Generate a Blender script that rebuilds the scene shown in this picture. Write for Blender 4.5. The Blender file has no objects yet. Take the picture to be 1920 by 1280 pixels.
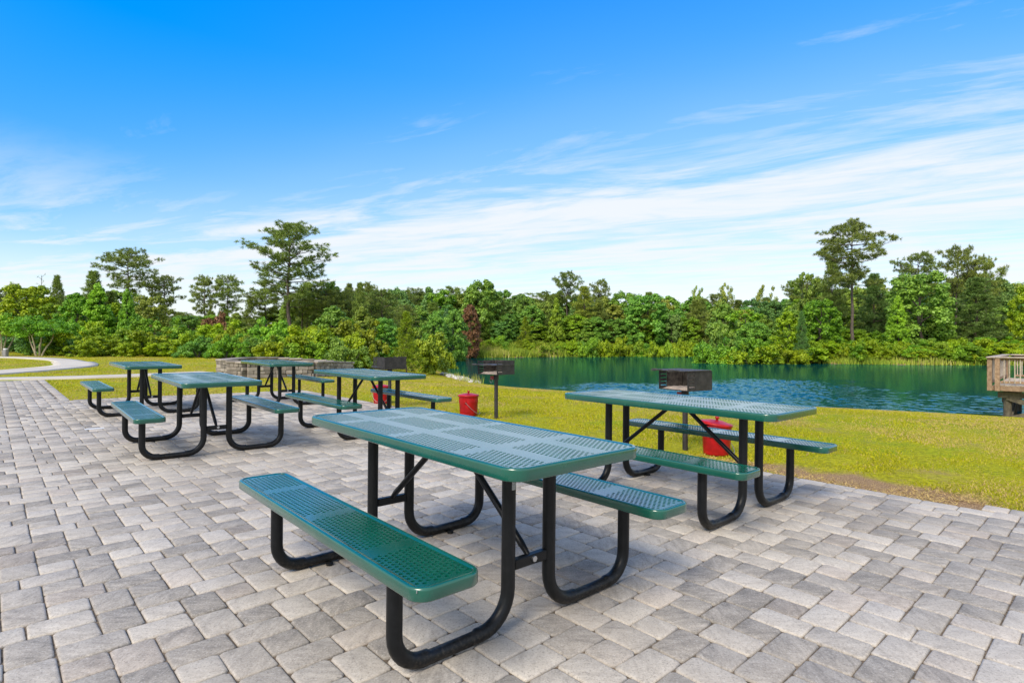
import bpy, math, random
import numpy as np
from math import sin, cos, pi, radians as R

S = bpy.context.scene
COL = S.collection
rng = np.random.default_rng(7)
random.seed(7)

# ------------------------------------------------------------------ camera
F, CAMH = 1074.4, 1.235              # focal length in 1920-wide pixels, eye height
cam_d = bpy.data.cameras.new('camera'); cam = bpy.data.objects.new('camera', cam_d); COL.objects.link(cam)
cam.location = (0, 0, CAMH); cam.rotation_euler = (R(90), 0, 0)
cam_d.sensor_width = 36; cam_d.lens = 36*F/1920; cam_d.clip_start = .05; cam_d.clip_end = 3000
S.camera = cam

# ------------------------------------------------------------------ sky and sun
SUN_EL, SUN_AZ = R(43), R(210)       # azimuth from +Y clockwise: behind the viewer, to the left
w = bpy.data.worlds.new('World'); S.world = w; w.use_nodes = True
nt = w.node_tree; nt.nodes.clear()
def N(tree, kind, **kw):
    n = tree.nodes.new(kind)
    for k, v in kw.items(): setattr(n, k, v)
    return n
def mth(tree, op, a, b=None, c=None, clamp=False):
    n = N(tree, 'ShaderNodeMath', operation=op, use_clamp=clamp)
    for i, x in enumerate((a, b, c)):
        if x is None: continue
        if isinstance(x, (int, float)): n.inputs[i].default_value = x
        else: tree.links.new(x, n.inputs[i])
    return n.outputs[0]
def smooth(tree, x, a, b):
    n = N(tree, 'ShaderNodeMapRange', interpolation_type='SMOOTHSTEP')
    tree.links.new(x, n.inputs[0]); n.inputs[1].default_value = a; n.inputs[2].default_value = b
    return n.outputs[0]
L = nt.links.new
sky = N(nt, 'ShaderNodeTexSky', sky_type='NISHITA', sun_disc=False, sun_elevation=SUN_EL, sun_rotation=SUN_AZ,
        air_density=1.0, dust_density=.6, ozone_density=2.2)
hs = N(nt, 'ShaderNodeHueSaturation'); hs.inputs['Hue'].default_value = .507; hs.inputs['Saturation'].default_value = 1.52; hs.inputs['Value'].default_value = 2.35
L(sky.outputs[0], hs.inputs['Color'])
tc = N(nt, 'ShaderNodeTexCoord'); sep = N(nt, 'ShaderNodeSeparateXYZ'); L(tc.outputs['Generated'], sep.inputs[0])
dx, dy, dz = sep.outputs
zc = mth(nt, 'MAXIMUM', dz, .03)
px, py = mth(nt, 'DIVIDE', dx, zc), mth(nt, 'DIVIDE', dy, zc)
tt = mth(nt, 'ADD', mth(nt, 'MULTIPLY', px, .48), mth(nt, 'MULTIPLY', py, .877))     # across the cloud bands
ss = mth(nt, 'SUBTRACT', mth(nt, 'MULTIPLY', px, .877), mth(nt, 'MULTIPLY', py, .48))  # along them
def cnoise(sx, sy, off, scale, detail, rough, dist=0.):
    cb = N(nt, 'ShaderNodeCombineXYZ'); L(mth(nt, 'MULTIPLY', ss, sx), cb.inputs[0]); L(mth(nt, 'MULTIPLY', tt, sy), cb.inputs[1]); cb.inputs[2].default_value = off
    n = N(nt, 'ShaderNodeTexNoise'); n.inputs['Scale'].default_value = scale; n.inputs['Detail'].default_value = detail
    n.inputs['Roughness'].default_value = rough; n.inputs['Distortion'].default_value = dist
    L(cb.outputs[0], n.inputs['Vector']); return n.outputs[0]
n1 = cnoise(.16, .75, 3.1, 1.0, 6, .62, .4)
n2 = cnoise(.62, 1.8, 7.7, 1.0, 7, .66, .5)
n3 = cnoise(.22, .35, 1.4, 1.0, 3, .5)
ta = mth(nt, 'ABSOLUTE', tt)
base = mth(nt, 'ADD', ta, mth(nt, 'MULTIPLY', mth(nt, 'SUBTRACT', n1, .5), 3.8))
base = mth(nt, 'ADD', base, mth(nt, 'MULTIPLY', mth(nt, 'SUBTRACT', n2, .5), 2.4))
m1 = mth(nt, 'MULTIPLY', smooth(nt, base, 2.05, 4.15), mth(nt, 'ADD', .50, mth(nt, 'MULTIPLY', smooth(nt, n2, .3, .64), .5)))
wisp = mth(nt, 'MULTIPLY', smooth(nt, mth(nt, 'ADD', n1, mth(nt, 'MULTIPLY', n3, .5)), .80, 1.02), smooth(nt, ta, 1.4, 2.6))
veil = mth(nt, 'MULTIPLY', smooth(nt, dy, .52, -.05), .80)                            # thin high cloud overhead and behind: it softens the sun
hzn = mth(nt, 'MULTIPLY', smooth(nt, dz, .21, .01), .85)
thin = mth(nt, 'MULTIPLY', smooth(nt, ta, .9, 3.4), mth(nt, 'MULTIPLY', n3, .55))
def mx(a, b): return mth(nt, 'MAXIMUM', a, b)
low = mth(nt, 'MULTIPLY', smooth(nt, dz, .30, .13), mth(nt, 'MULTIPLY', smooth(nt, mth(nt, 'ADD', mth(nt, 'MULTIPLY', n1, .5), mth(nt, 'MULTIPLY', n2, .5)), .40, .60), .72))
mask = mx(low, mx(mx(mth(nt, 'MULTIPLY', m1, .93), mth(nt, 'MULTIPLY', wisp, .34)), mx(mx(veil, hzn), thin)))
L(mth(nt, 'ADD', 1.62, mth(nt, 'MULTIPLY', smooth(nt, dz, .08, .52), .98)), hs.inputs['Value'])
cmx = N(nt, 'ShaderNodeMix', data_type='RGBA'); L(mask, cmx.inputs[0]); L(hs.outputs[0], cmx.inputs[6]); cmx.inputs[7].default_value = (7.2, 7.38, 7.6, 1)
bg = N(nt, 'ShaderNodeBackground'); bg.inputs['Strength'].default_value = .050
L(cmx.outputs[2], bg.inputs['Color']); wo = N(nt, 'ShaderNodeOutputWorld'); L(bg.outputs[0], wo.inputs['Surface'])

sd = bpy.data.lights.new('sun', 'SUN'); so = bpy.data.objects.new('sun', sd); COL.objects.link(so)
sd.energy = 1.5; sd.angle = R(24); sd.color = (1, .90, .75)
from mathutils import Vector, Matrix
sun_dir = Vector((sin(SUN_AZ)*cos(SUN_EL), cos(SUN_AZ)*cos(SUN_EL), sin(SUN_EL)))
so.rotation_euler = (-sun_dir).to_track_quat('-Z', 'Y').to_euler()
so.location = sun_dir*60
vs = S.view_settings; vs.view_transform = 'Standard'; vs.look = 'None'; vs.exposure = 1.38; vs.gamma = 1; vs.use_curve_mapping = False
S.cycles.max_bounces = 12; S.cycles.transparent_max_bounces = 4; S.cycles.diffuse_bounces = 8; S.cycles.transmission_bounces = 10
S.cycles.caustics_reflective = False; S.cycles.caustics_refractive = False

# ------------------------------------------------------------------ helpers
def tag(o, label=None, cat=None, group=None, kind=None):
    if label: o['label'] = label
    if cat: o['category'] = cat
    if group: o['group'] = group
    if kind: o['kind'] = kind
    return o
def mesh_np(name, V, faces, attrs=None, smooth_mask=None):
    """faces: list of (m,k) int arrays; attrs: name -> per-vertex float array"""
    me = bpy.data.meshes.new(name)
    V = np.asarray(V, dtype=np.float32).reshape(-1, 3)
    faces = [np.asarray(f, dtype=np.int32) for f in faces if len(f)]
    tot = np.concatenate([np.full(len(f), f.shape[1], np.int32) for f in faces])
    loops = np.concatenate([f.ravel() for f in faces])
    me.vertices.add(len(V)); me.vertices.foreach_set('co', V.ravel())
    me.loops.add(len(loops)); me.loops.foreach_set('vertex_index', loops)
    me.polygons.add(len(tot)); me.polygons.foreach_set('loop_start', np.concatenate([[0], np.cumsum(tot)[:-1]]).astype(np.int32))
    me.polygons.foreach_set('loop_total', tot)
    if smooth_mask is not None:
        me.polygons.foreach_set('use_smooth', np.full(len(tot), smooth_mask) if isinstance(smooth_mask, bool) else smooth_mask)
    for k, a in (attrs or {}).items():
        at = me.attributes.new(k, 'FLOAT', 'POINT'); at.data.foreach_set('value', np.asarray(a, np.float32))
    me.update(calc_edges=True)
    return me
def link(name, me, mat=None, parent=None, loc=None):
    o = bpy.data.objects.new(name, me); COL.objects.link(o)
    if mat is not None and not me.materials: me.materials.append(mat)
    if parent: o.parent = parent
    if loc is not None: o.location = loc
    return o
def empty(name, loc=(0, 0, 0), rz=0.):
    o = bpy.data.objects.new(name, None); COL.objects.link(o); o.location = loc; o.rotation_euler = (0, 0, rz)
    o.empty_display_size = .2
    return o
class MB:
    """collects simple solids into one mesh"""
    def __init__(s): s.v = []; s.f = []; s.sm = []
    def add(s, vs, fs, sm=False):
        b = len(s.v); s.v += [tuple(p) for p in vs]; s.f += [tuple(i+b for i in f) for f in fs]; s.sm += [sm]*len(fs)
    def box(s, c, d, rot=None, bev=0.):
        x, y, z = [q/2 for q in d]
        if bev <= 0:
            vs = [Vector((sx*x, sy*y, sz*z)) for sz in (-1, 1) for sy in (-1, 1) for sx in (-1, 1)]
            fs = [(0, 2, 3, 1), (4, 5, 7, 6), (0, 1, 5, 4), (2, 6, 7, 3), (0, 4, 6, 2), (1, 3, 7, 5)]
        else:
            b = min(bev, x*.9, y*.9, z*.9); vs = []; idx = {}
            for sx in (-1, 1):
                for sy in (-1, 1):
                    for sz in (-1, 1):
                        for ax in range(3):
                            p = [sx*(x-b), sy*(y-b), sz*(z-b)]; p[ax] += (sx, sy, sz)[ax]*b
                            idx[(sx, sy, sz, ax)] = len(vs); vs.append(Vector(p))
            fs = []
            for ax in range(3):
                o1, o2 = (ax+1) % 3, (ax+2) % 3
                for sg in (-1, 1):
                    q = []
                    for a1, a2 in ((-1, -1), (1, -1), (1, 1), (-1, 1)):
                        k = [0, 0, 0]; k[ax] = sg; k[o1] = a1; k[o2] = a2; q.append(idx[(*k, ax)])
                    fs.append(tuple(q if sg > 0 else q[::-1]))
                for a1 in (-1, 1):
                    for a2 in (-1, 1):
                        k0 = [0, 0, 0]; k1 = [0, 0, 0]; k0[ax] = -1; k1[ax] = 1
                        for k in (k0, k1): k[o1] = a1; k[o2] = a2
                        q = (idx[(*k0, o1)], idx[(*k1, o1)], idx[(*k1, o2)], idx[(*k0, o2)])
                        fs.append(q if a1*a2 > 0 else q[::-1])
            for sx in (-1, 1):
                for sy in (-1, 1):
                    for sz in (-1, 1):
                        q = tuple(idx[(sx, sy, sz, a)] for a in range(3)); fs.append(q if sx*sy*sz > 0 else q[::-1])
        if rot is not None: vs = [rot @ p for p in vs]
        c = Vector(c); s.add([p+c for p in vs], fs)
    def bar(s, a, b, wd, ht, up=(0, 0, 1), bev=0.):
        a, b = Vector(a), Vector(b); d = (b-a); l = d.length; d.normalize()
        u = Vector(up); sd = u.cross(d)
        if sd.length < 1e-4: sd = Vector((1, 0, 0)).cross(d)
        sd.normalize(); u = d.cross(sd)
        rot = Matrix((d, sd, u)).transposed()
        s.box((a+b)/2, (l, wd, ht), rot, bev)
    def tube(s, pts, rad, n=10, cap=True, sm=True):
        pts = [Vector(p) for p in pts]; m = len(pts)
        rad = [rad]*m if isinstance(rad, (int, float)) else list(rad)
        t0 = (pts[1]-pts[0]).normalized(); nrm = t0.orthogonal().normalized(); vs = []
        for i in range(m):
            t = (pts[min(i+1, m-1)]-pts[max(i-1, 0)]).normalized()
            nrm = (nrm-t*nrm.dot(t)).normalized(); bn = t.cross(nrm)
            for k in range(n):
                a = 2*pi*k/n; vs.append(pts[i]+(nrm*cos(a)+bn*sin(a))*rad[i])
        fs = [(i*n+k, i*n+(k+1) % n, (i+1)*n+(k+1) % n, (i+1)*n+k) for i in range(m-1) for k in range(n)]
        s.add(vs, fs, sm)
        if cap:
            s.add(vs[:n], [tuple(range(n))[::-1]]); s.add(vs[-n:], [tuple(range(n))])
    def lathe(s, prof, n=28, c=(0, 0, 0), sm=True):
        vs = [(c[0]+r*cos(2*pi*k/n), c[1]+r*sin(2*pi*k/n), c[2]+z) for r, z in prof for k in range(n)]
        fs = [(i*n+k, i*n+(k+1) % n, (i+1)*n+(k+1) % n, (i+1)*n+k) for i in range(len(prof)-1) for k in range(n)]
        s.add(vs, fs, sm)
    def mesh(s, name):
        me = bpy.data.meshes.new(name); me.from_pydata(s.v, [], s.f); me.polygons.foreach_set('use_smooth', s.sm); me.update(); return me
    def build(s, name, mat, parent=None, loc=None): return link(name, s.mesh(name), mat, parent, loc)

# ------------------------------------------------------------------ materials
def new_mat(name):
    m = bpy.data.materials.new(name); m.use_nodes = True; t = m.node_tree; t.nodes.clear()
    out = N(t, 'ShaderNodeOutputMaterial'); p = N(t, 'ShaderNodeBsdfPrincipled'); t.links.new(p.outputs[0], out.inputs[0])
    return m, t, p, out
def noise(t, scale, detail=4, rough=.55, vec=None, dist=0., coord='Object'):
    n = N(t, 'ShaderNodeTexNoise'); n.inputs['Scale'].default_value = scale; n.inputs['Detail'].default_value = detail
    n.inputs['Roughness'].default_value = rough; n.inputs['Distortion'].default_value = dist
    if vec is None: vec = N(t, 'ShaderNodeNewGeometry').outputs['Position'] if coord == 'World' else N(t, 'ShaderNodeTexCoord').outputs[coord]
    t.links.new(vec, n.inputs['Vector']); return n.outputs[0]
def mapv(t, scale=(1, 1, 1), rot=(0, 0, 0), loc=(0, 0, 0), coord='World'):
    mp = N(t, 'ShaderNodeMapping'); mp.inputs['Scale'].default_value = scale; mp.inputs['Rotation'].default_value = rot; mp.inputs['Location'].default_value = loc
    src = N(t, 'ShaderNodeNewGeometry').outputs['Position'] if coord == 'World' else N(t, 'ShaderNodeTexCoord').outputs[coord]
    t.links.new(src, mp.inputs[0]); return mp.outputs[0]
def mixc(t, fac, a, b, mode='MIX'):
    n = N(t, 'ShaderNodeMix', data_type='RGBA', blend_type=mode)
    for i, x in ((0, fac), (6, a), (7, b)):
        if isinstance(x, (int, float)): n.inputs[i].default_value = x
        elif isinstance(x, tuple): n.inputs[i].default_value = (*x[:3], 1)
        else: t.links.new(x, n.inputs[i])
    return n.outputs[2]
def bump(t, p, h, strength, dist):
    b = N(t, 'ShaderNodeBump'); b.inputs['Strength'].default_value = strength; b.inputs['Distance'].default_value = dist
    t.links.new(h, b.inputs['Height']); t.links.new(b.outputs[0], p.inputs['Normal']); return b
def simple(name, col, rough=.5, metal=0., spec=.5, var=.0, vscale=20., bmp=0., bscale=200., bdist=.002):
    m, t, p, o = new_mat(name)
    p.inputs['Roughness'].default_value = rough; p.inputs['Metallic'].default_value = metal; p.inputs['Specular IOR Level'].default_value = spec
    if var > 0:
        n = noise(t, vscale, 5, .6)
        c = mixc(t, smooth(t, n, .3, .7), tuple(x*(1-var) for x in col), tuple(min(1, x*(1+var)) for x in col)); t.links.new(c, p.inputs['Base Color'])
    else: p.inputs['Base Color'].default_value = (*col, 1)
    if bmp > 0: bump(t, p, noise(t, bscale, 3, .5), bmp, bdist)
    return m

def m_green():
    m, t, p, o = new_mat('green_plastisol')
    n = noise(t, 6., 5, .6); f = noise(t, 60., 4, .6)
    c = mixc(t, smooth(t, n, .3, .75), (.001, .082, .055), (.003, .104, .068))
    c = mixc(t, mth(t, 'MULTIPLY', smooth(t, f, .64, .8), .14), c, (.14, .19, .16)); t.links.new(c, p.inputs['Base Color'])
    r = mth(t, 'ADD', mth(t, 'MULTIPLY', n, .12), .20); t.links.new(r, p.inputs['Roughness'])
    p.inputs['Specular IOR Level'].default_value = .5; p.inputs['Coat Weight'].default_value = 1.; p.inputs['Coat Roughness'].default_value = .2
    bump(t, p, noise(t, 110., 2, .5), .05, .002)
    return m
GREEN = m_green()
def m_black():
    m, t, p, o = new_mat('black_coated_tube')
    n = noise(t, 30., 5, .65); z = N(t, 'ShaderNodeSeparateXYZ'); t.links.new(N(t, 'ShaderNodeTexCoord').outputs['Object'], z.inputs[0])
    low = mth(t, 'MULTIPLY', smooth(t, z.outputs[2], .10, .0), smooth(t, noise(t, 70., 5, .7), .45, .7))
    c = mixc(t, smooth(t, n, .4, .8), (.004, .005, .006), (.009, .010, .012)); c = mixc(t, mth(t, 'MULTIPLY', low, .3), c, (.14, .115, .09))
    t.links.new(c, p.inputs['Base Color']); p.inputs['Roughness'].default_value = .4; p.inputs['Specular IOR Level'].default_value = .3
    bump(t, p, noise(t, 240., 2), .08, .001); return m
BLACK = m_black()
STEEL = simple('zinc_bolt', (.55, .56, .58), .35, 1.)
LABELM = simple('worn_label', (.33, .34, .34), .6, var=.35, vscale=160)
RED = simple('red_enamel', (.37, .007, .009), .36, spec=.35, var=.25, vscale=7, bmp=.05, bscale=40)
WIRE = simple('galvanised_wire', (.42, .40, .38), .45, .8)
def m_grill():
    m, t, p, o = new_mat('grill_steel')
    n = noise(t, 14., 6, .65); c = mixc(t, smooth(t, n, .35, .7), (.022, .020, .020), (.050, .046, .044)); c = mixc(t, mth(t, 'MULTIPLY', smooth(t, noise(t, 22., 5, .7), .6, .75), .4), c, (.13, .075, .045))
    t.links.new(c, p.inputs['Base Color']); p.inputs['Roughness'].default_value = .55; p.inputs['Metallic'].default_value = .15; bump(t, p, n, .15, .003); return m
GRILL = m_grill()
SOOT = simple('sooty_liner', (.06, .05, .042), .8, var=.7, vscale=18)
ASH = simple('ash', (.36, .29, .23), .9, var=.25, vscale=30)
GRATE = simple('grate_bar', (.10, .097, .093), .5, .5, var=.4, vscale=30)
REDTAG = simple('red_tag', (.42, .05, .04), .5)
CONC = None
def m_conc():
    m, t, p, o = new_mat('path_concrete'); n = noise(t, 1.2, 6, .6, coord='World'); f = noise(t, 60, 3, .6, coord='World')
    c = mixc(t, smooth(t, n, .3, .7), (.50, .455, .385), (.60, .55, .47)); c = mixc(t, mth(t, 'MULTIPLY', f, .3), c, (.3, .27, .23)); t.links.new(c, p.inputs['Base Color']); p.inputs['Roughness'].default_value = .85
    bump(t, p, f, .2, .004); return m
CONC = m_conc()
def m_paver():
    m, t, p, o = new_mat('concrete_paver')
    a = N(t, 'ShaderNodeAttribute', attribute_name='rnd'); a2 = N(t, 'ShaderNodeAttribute', attribute_name='rnd2')
    pos = N(t, 'ShaderNodeNewGeometry').outputs['Position']
    off = N(t, 'ShaderNodeCombineXYZ'); t.links.new(mth(t, 'MULTIPLY', a.outputs['Fac'], 61.), off.inputs[0]); t.links.new(mth(t, 'MULTIPLY', a2.outputs['Fac'], 37.), off.inputs[1]); t.links.new(mth(t, 'MULTIPLY', a.outputs['Fac'], 23.), off.inputs[2])
    ad = N(t, 'ShaderNodeVectorMath', operation='ADD'); t.links.new(pos, ad.inputs[0]); t.links.new(off.outputs[0], ad.inputs[1])
    v = ad.outputs[0]
    def strk(sc):
        mp = N(t, 'ShaderNodeMapping'); mp.inputs['Rotation'].default_value = (0, 0, R(-42.5)); mp.inputs['Scale'].default_value = sc; t.links.new(v, mp.inputs[0])
        return noise(t, 8., 7, .72, mp.outputs[0], .25)
    sel = mth(t, 'GREATER_THAN', mth(t, 'FRACT', mth(t, 'MULTIPLY', a2.outputs['Fac'], 5.7)), .4)
    s1, s2 = strk((1.0, 4.2, 1)), strk((4.2, 1.0, 1))
    streak = mth(t, 'ADD', mth(t, 'MULTIPLY', s1, sel), mth(t, 'MULTIPLY', s2, mth(t, 'SUBTRACT', 1., sel)))
    blot = noise(t, 7., 8, .74, v, .3)
    speck = noise(t, 120., 4, .8, v); grit = noise(t, 42., 6, .8, v)
    lv = mth(t, 'ADD', mth(t, 'ADD', mth(t, 'MULTIPLY', a.outputs['Fac'], .50), .12), mth(t, 'MULTIPLY', mth(t, 'SUBTRACT', streak, .5), .95))
    lv = mth(t, 'ADD', lv, mth(t, 'MULTIPLY', mth(t, 'SUBTRACT', blot, .5), .75))
    rmp = N(t, 'ShaderNodeValToRGB'); cr = rmp.color_ramp
    cr.elements[0].position = .0; cr.elements[0].color = (.205, .189, .170, 1); cr.elements[1].position = .92; cr.elements[1].color = (.61, .56, .485, 1)
    for q, c in ((.22, (.32, .292, .258)), (.45, (.44, .40, .35)), (.68, (.53, .486, .425))):
        e = cr.elements.new(q); e.color = (*c, 1)
    t.links.new(lv, rmp.inputs[0])
    c = mixc(t, mth(t, 'MULTIPLY', smooth(t, a2.outputs['Fac'], .78, .97), .28), rmp.outputs[0], (1.0, .88, .83), 'MULTIPLY')
    c = mixc(t, mth(t, 'MULTIPLY', smooth(t, a2.outputs['Fac'], .2, .02), .5), c, (.95, .97, 1.02), 'MULTIPLY')
    c = mixc(t, mth(t, 'MULTIPLY', smooth(t, speck, .54, .64), .58), c, (.12, .11, .105))
    c = mixc(t, mth(t, 'MULTIPLY', smooth(t, speck, .45, .34), .48), c, (.66, .64, .60))
    c = mixc(t, mth(t, 'MULTIPLY', smooth(t, grit, .55, .72), .34), c, (.20, .185, .17))
    big = noise(t, .55, 4, .6, pos)
    c = mixc(t, mth(t, 'MULTIPLY', smooth(t, big, .46, .70), .34), c, (.26, .225, .19))
    t.links.new(c, p.inputs['Base Color']); p.inputs['Roughness'].default_value = .88; p.inputs['Specular IOR Level'].default_value = .25
    h = mth(t, 'ADD', mth(t, 'MULTIPLY', grit, .7), mth(t, 'ADD', speck, mth(t, 'MULTIPLY', blot, 1.5))); bump(t, p, h, .35, .004)
    return m
PAVER = m_paver()
SAND = simple('joint_sand', (.135, .105, .075), .95, var=.5, vscale=40, bmp=.4, bscale=300)
def m_lawn():
    m, t, p, o = new_mat('lawn_turf')
    big = noise(t, .32, 5, .62, coord='World', dist=.6); mid = noise(t, 1.7, 5, .65, coord='World'); fine = noise(t, 26., 4, .75, coord='World'); vfine = noise(t, 90., 2, .7, coord='World')
    c = mixc(t, smooth(t, fine, .32, .7), (.19, .19, .003), (.48, .46, .010))
    g = mixc(t, smooth(t, fine, .3, .7), (.13, .18, .002), (.36, .42, .006))
    c = mixc(t, smooth(t, mth(t, 'ADD', mth(t, 'MULTIPLY', big, .6), mth(t, 'MULTIPLY', mid, .4)), .47, .60), c, g)
    tan = mixc(t, smooth(t, vfine, .3, .7), (.20, .125, .05), (.46, .33, .14))
    b2 = noise(t, .55, 5, .7, mapv(t, loc=(13, 5, 0)), .8)
    c = mixc(t, mth(t, 'MULTIPLY', smooth(t, mth(t, 'ADD', mth(t, 'MULTIPLY', b2, .65), mth(t, 'MULTIPLY', mid, .35)), .50, .66), .75), c, tan)
    a = N(t, 'ShaderNodeAttribute', attribute_name='bare')
    bm = smooth(t, mth(t, 'ADD', a.outputs['Fac'], mth(t, 'MULTIPLY', mth(t, 'SUBTRACT', mid, .5), .9)), .35, .75)
    straw = mixc(t, smooth(t, vfine, .3, .72), (.15, .085, .045), (.50, .34, .18))
    c = mixc(t, bm, c, straw)
    t.links.new(c, p.inputs['Base Color']); p.inputs['Roughness'].default_value = .9; p.inputs['Specular IOR Level'].default_value = .15
    bump(t, p, mth(t, 'ADD', fine, vfine), .6, .03); return m
LAWN = m_lawn()
def m_blade():
    m, t, p, o = new_mat('grass_blade')
    v = N(t, 'ShaderNodeAttribute', attribute_name='v').outputs['Fac']; d = N(t, 'ShaderNodeAttribute', attribute_name='dry').outputs['Fac']
    c = mixc(t, v, (.20, .24, .002), (.58, .54, .008)); c = mixc(t, d, c, (.60, .43, .19)); t.links.new(c, p.inputs['Base Color']); p.inputs['Roughness'].default_value = .7; p.inputs['Specular IOR Level'].default_value = .2
    tr = N(t, 'ShaderNodeBsdfTranslucent'); t.links.new(c, tr.inputs[0]); mixs = N(t, 'ShaderNodeMixShader'); mixs.inputs[0].default_value = .3
    t.links.new(p.outputs[0], mixs.inputs[1]); t.links.new(tr.outputs[0], mixs.inputs[2]); t.links.new(mixs.outputs[0], o.inputs[0]); return m
BLADE = m_blade()
def m_leaf(name, c1, c2, tl=.28, hue=.02, val=.17):
    m, t, p, o = new_mat(name)
    v = N(t, 'ShaderNodeAttribute', attribute_name='v').outputs['Fac']; rnd = N(t, 'ShaderNodeObjectInfo').outputs['Random']
    c = mixc(t, v, c1, c2)
    h = N(t, 'ShaderNodeHueSaturation'); t.links.new(c, h.inputs['Color'])
    t.links.new(mth(t, 'ADD', mth(t, 'MULTIPLY', rnd, 2*hue), .5-hue), h.inputs['Hue'])
    r2 = mth(t, 'FRACT', mth(t, 'MULTIPLY', rnd, 7.31)); t.links.new(mth(t, 'ADD', mth(t, 'MULTIPLY', r2, 2*val), 1-val), h.inputs['Value'])
    t.links.new(h.outputs[0], p.inputs['Base Color']); p.inputs['Roughness'].default_value = .5; p.inputs['Specular IOR Level'].default_value = .42
    tr = N(t, 'ShaderNodeBsdfTranslucent'); t.links.new(h.outputs[0], tr.inputs[0]); ms = N(t, 'ShaderNodeMixShader'); ms.inputs[0].default_value = tl
    t.links.new(p.outputs[0], ms.inputs[1]); t.links.new(tr.outputs[0], ms.inputs[2]); t.links.new(ms.outputs[0], o.inputs[0]); return m
LEAF = {
 'yellow': m_leaf('leaf_yellow_green', (0.150, 0.280, 0.006), (0.465, 0.600, 0.016), hue=.012),
 'bright': m_leaf('leaf_bright_green', (0.121, 0.280, 0.014), (0.378, 0.600, 0.032)),
 'mid': m_leaf('leaf_mid_green', (0.108, 0.247, 0.030), (0.333, 0.540, 0.069)),
 'dark': m_leaf('leaf_dark_green', (0.095, 0.209, 0.046), (0.257, 0.432, 0.095)),
 'olive': m_leaf('leaf_olive', (0.149, 0.226, 0.029), (0.407, 0.473, 0.066)),
 'bronze': m_leaf('leaf_bronze_green', (0.140, 0.205, 0.008), (0.400, 0.480, 0.016), hue=.012),
 'pine': m_leaf('needle_pine', (0.115, 0.184, 0.030), (0.345, 0.431, 0.081), .2, .012, .17),
 'youngpine': m_leaf('needle_young_pine', (0.120, 0.210, 0.010), (0.360, 0.450, 0.020), .2, .012, .17),
 'red': m_leaf('leaf_dead_red', (0.135, 0.061, 0.024), (0.324, 0.162, 0.066), .2, .005, .1),
 'blue': m_leaf('leaf_blue_green', (0.041, 0.149, 0.039), (0.115, 0.270, 0.072), .3, .01, .15),
 'grey': m_leaf('leaf_grey_green', (0.135, 0.203, 0.055), (0.297, 0.365, 0.110), .3, .01, .15),
}
BARK = simple('pine_bark', (.105, .082, .066), .9, var=.45, vscale=6, bmp=.4, bscale=14, bdist=.03)
PALEBARK = simple('smooth_pale_bark', (.42, .36, .26), .75, var=.25, vscale=5)
DARKBARK = simple('dark_bark', (.07, .058, .047), .9, var=.4, vscale=6)
def m_reed():
    m, t, p, o = new_mat('reed'); v = N(t, 'ShaderNodeAttribute', attribute_name='v').outputs['Fac']
    r = N(t, 'ShaderNodeValToRGB'); t.links.new(v, r.inputs[0]); r.color_ramp.elements[0].color = (.16, .26, .015, 1); r.color_ramp.elements[1].color = (.42, .35, .13, 1)
    e = r.color_ramp.elements.new(.45); e.color = (.34, .42, .03, 1)
    t.links.new(r.outputs[0], p.inputs['Base Color']); p.inputs['Roughness'].default_value = .8
    return m
REED = m_reed()
def m_water():
    m, t, p, o = new_mat('pond_water')
    t.nodes.remove(p); df = N(t, 'ShaderNodeBsdfDiffuse'); df.inputs['Color'].default_value = (.0004, .058, .060, 1)
    gl = N(t, 'ShaderNodeBsdfGlossy'); gl.inputs['Color'].default_value = (.47, .82, .95, 1); gl.inputs['Roughness'].default_value = .035
    fr = N(t, 'ShaderNodeFresnel'); fr.inputs['IOR'].default_value = 1.30; ms = N(t, 'ShaderNodeMixShader')
    t.links.new(mth(t, 'MULTIPLY', fr.outputs[0], .9), ms.inputs[0]); t.links.new(df.outputs[0], ms.inputs[1]); t.links.new(gl.outputs[0], ms.inputs[2]); t.links.new(ms.outputs[0], o.inputs[0])
    r1 = noise(t, 1.0, 3, .55, mapv(t, (3.5, 5, 1)), .3); sw = noise(t, .25, 2, .5, coord='World')
    bn = N(t, 'ShaderNodeBump'); bn.inputs['Strength'].default_value = 1.; bn.inputs['Distance'].default_value = .05; t.links.new(mth(t, 'ADD', mth(t, 'MULTIPLY', r1, .12), mth(t, 'MULTIPLY', sw, .08)), bn.inputs['Height'])
    for q_ in (gl, fr, df): t.links.new(bn.outputs[0], q_.inputs['Normal'])
    return m
WATER = m_water()
STONE = None
def m_stone():
    m, t, p, o = new_mat('wall_block'); rnd = N(t, 'ShaderNodeObjectInfo').outputs['Random']; n = noise(t, 5., 5, .65, coord='World'); f = noise(t, 45, 4, .7, coord='World')
    r = N(t, 'ShaderNodeValToRGB'); t.links.new(mth(t, 'ADD', mth(t, 'MULTIPLY', rnd, .7), mth(t, 'MULTIPLY', mth(t, 'SUBTRACT', n, .35), .8)), r.inputs[0])
    r.color_ramp.elements[0].color = (.13, .115, .10, 1); r.color_ramp.elements[1].color = (.44, .39, .34, 1); e = r.color_ramp.elements.new(.5); e.color = (.26, .225, .195, 1)
    c = mixc(t, mth(t, 'MULTIPLY', smooth(t, f, .5, .75), .4), r.outputs[0], (.12, .105, .09)); t.links.new(c, p.inputs['Base Color']); p.inputs['Roughness'].default_value = .9; bump(t, p, f, .5, .01); return m
STONE = m_stone()
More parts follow.
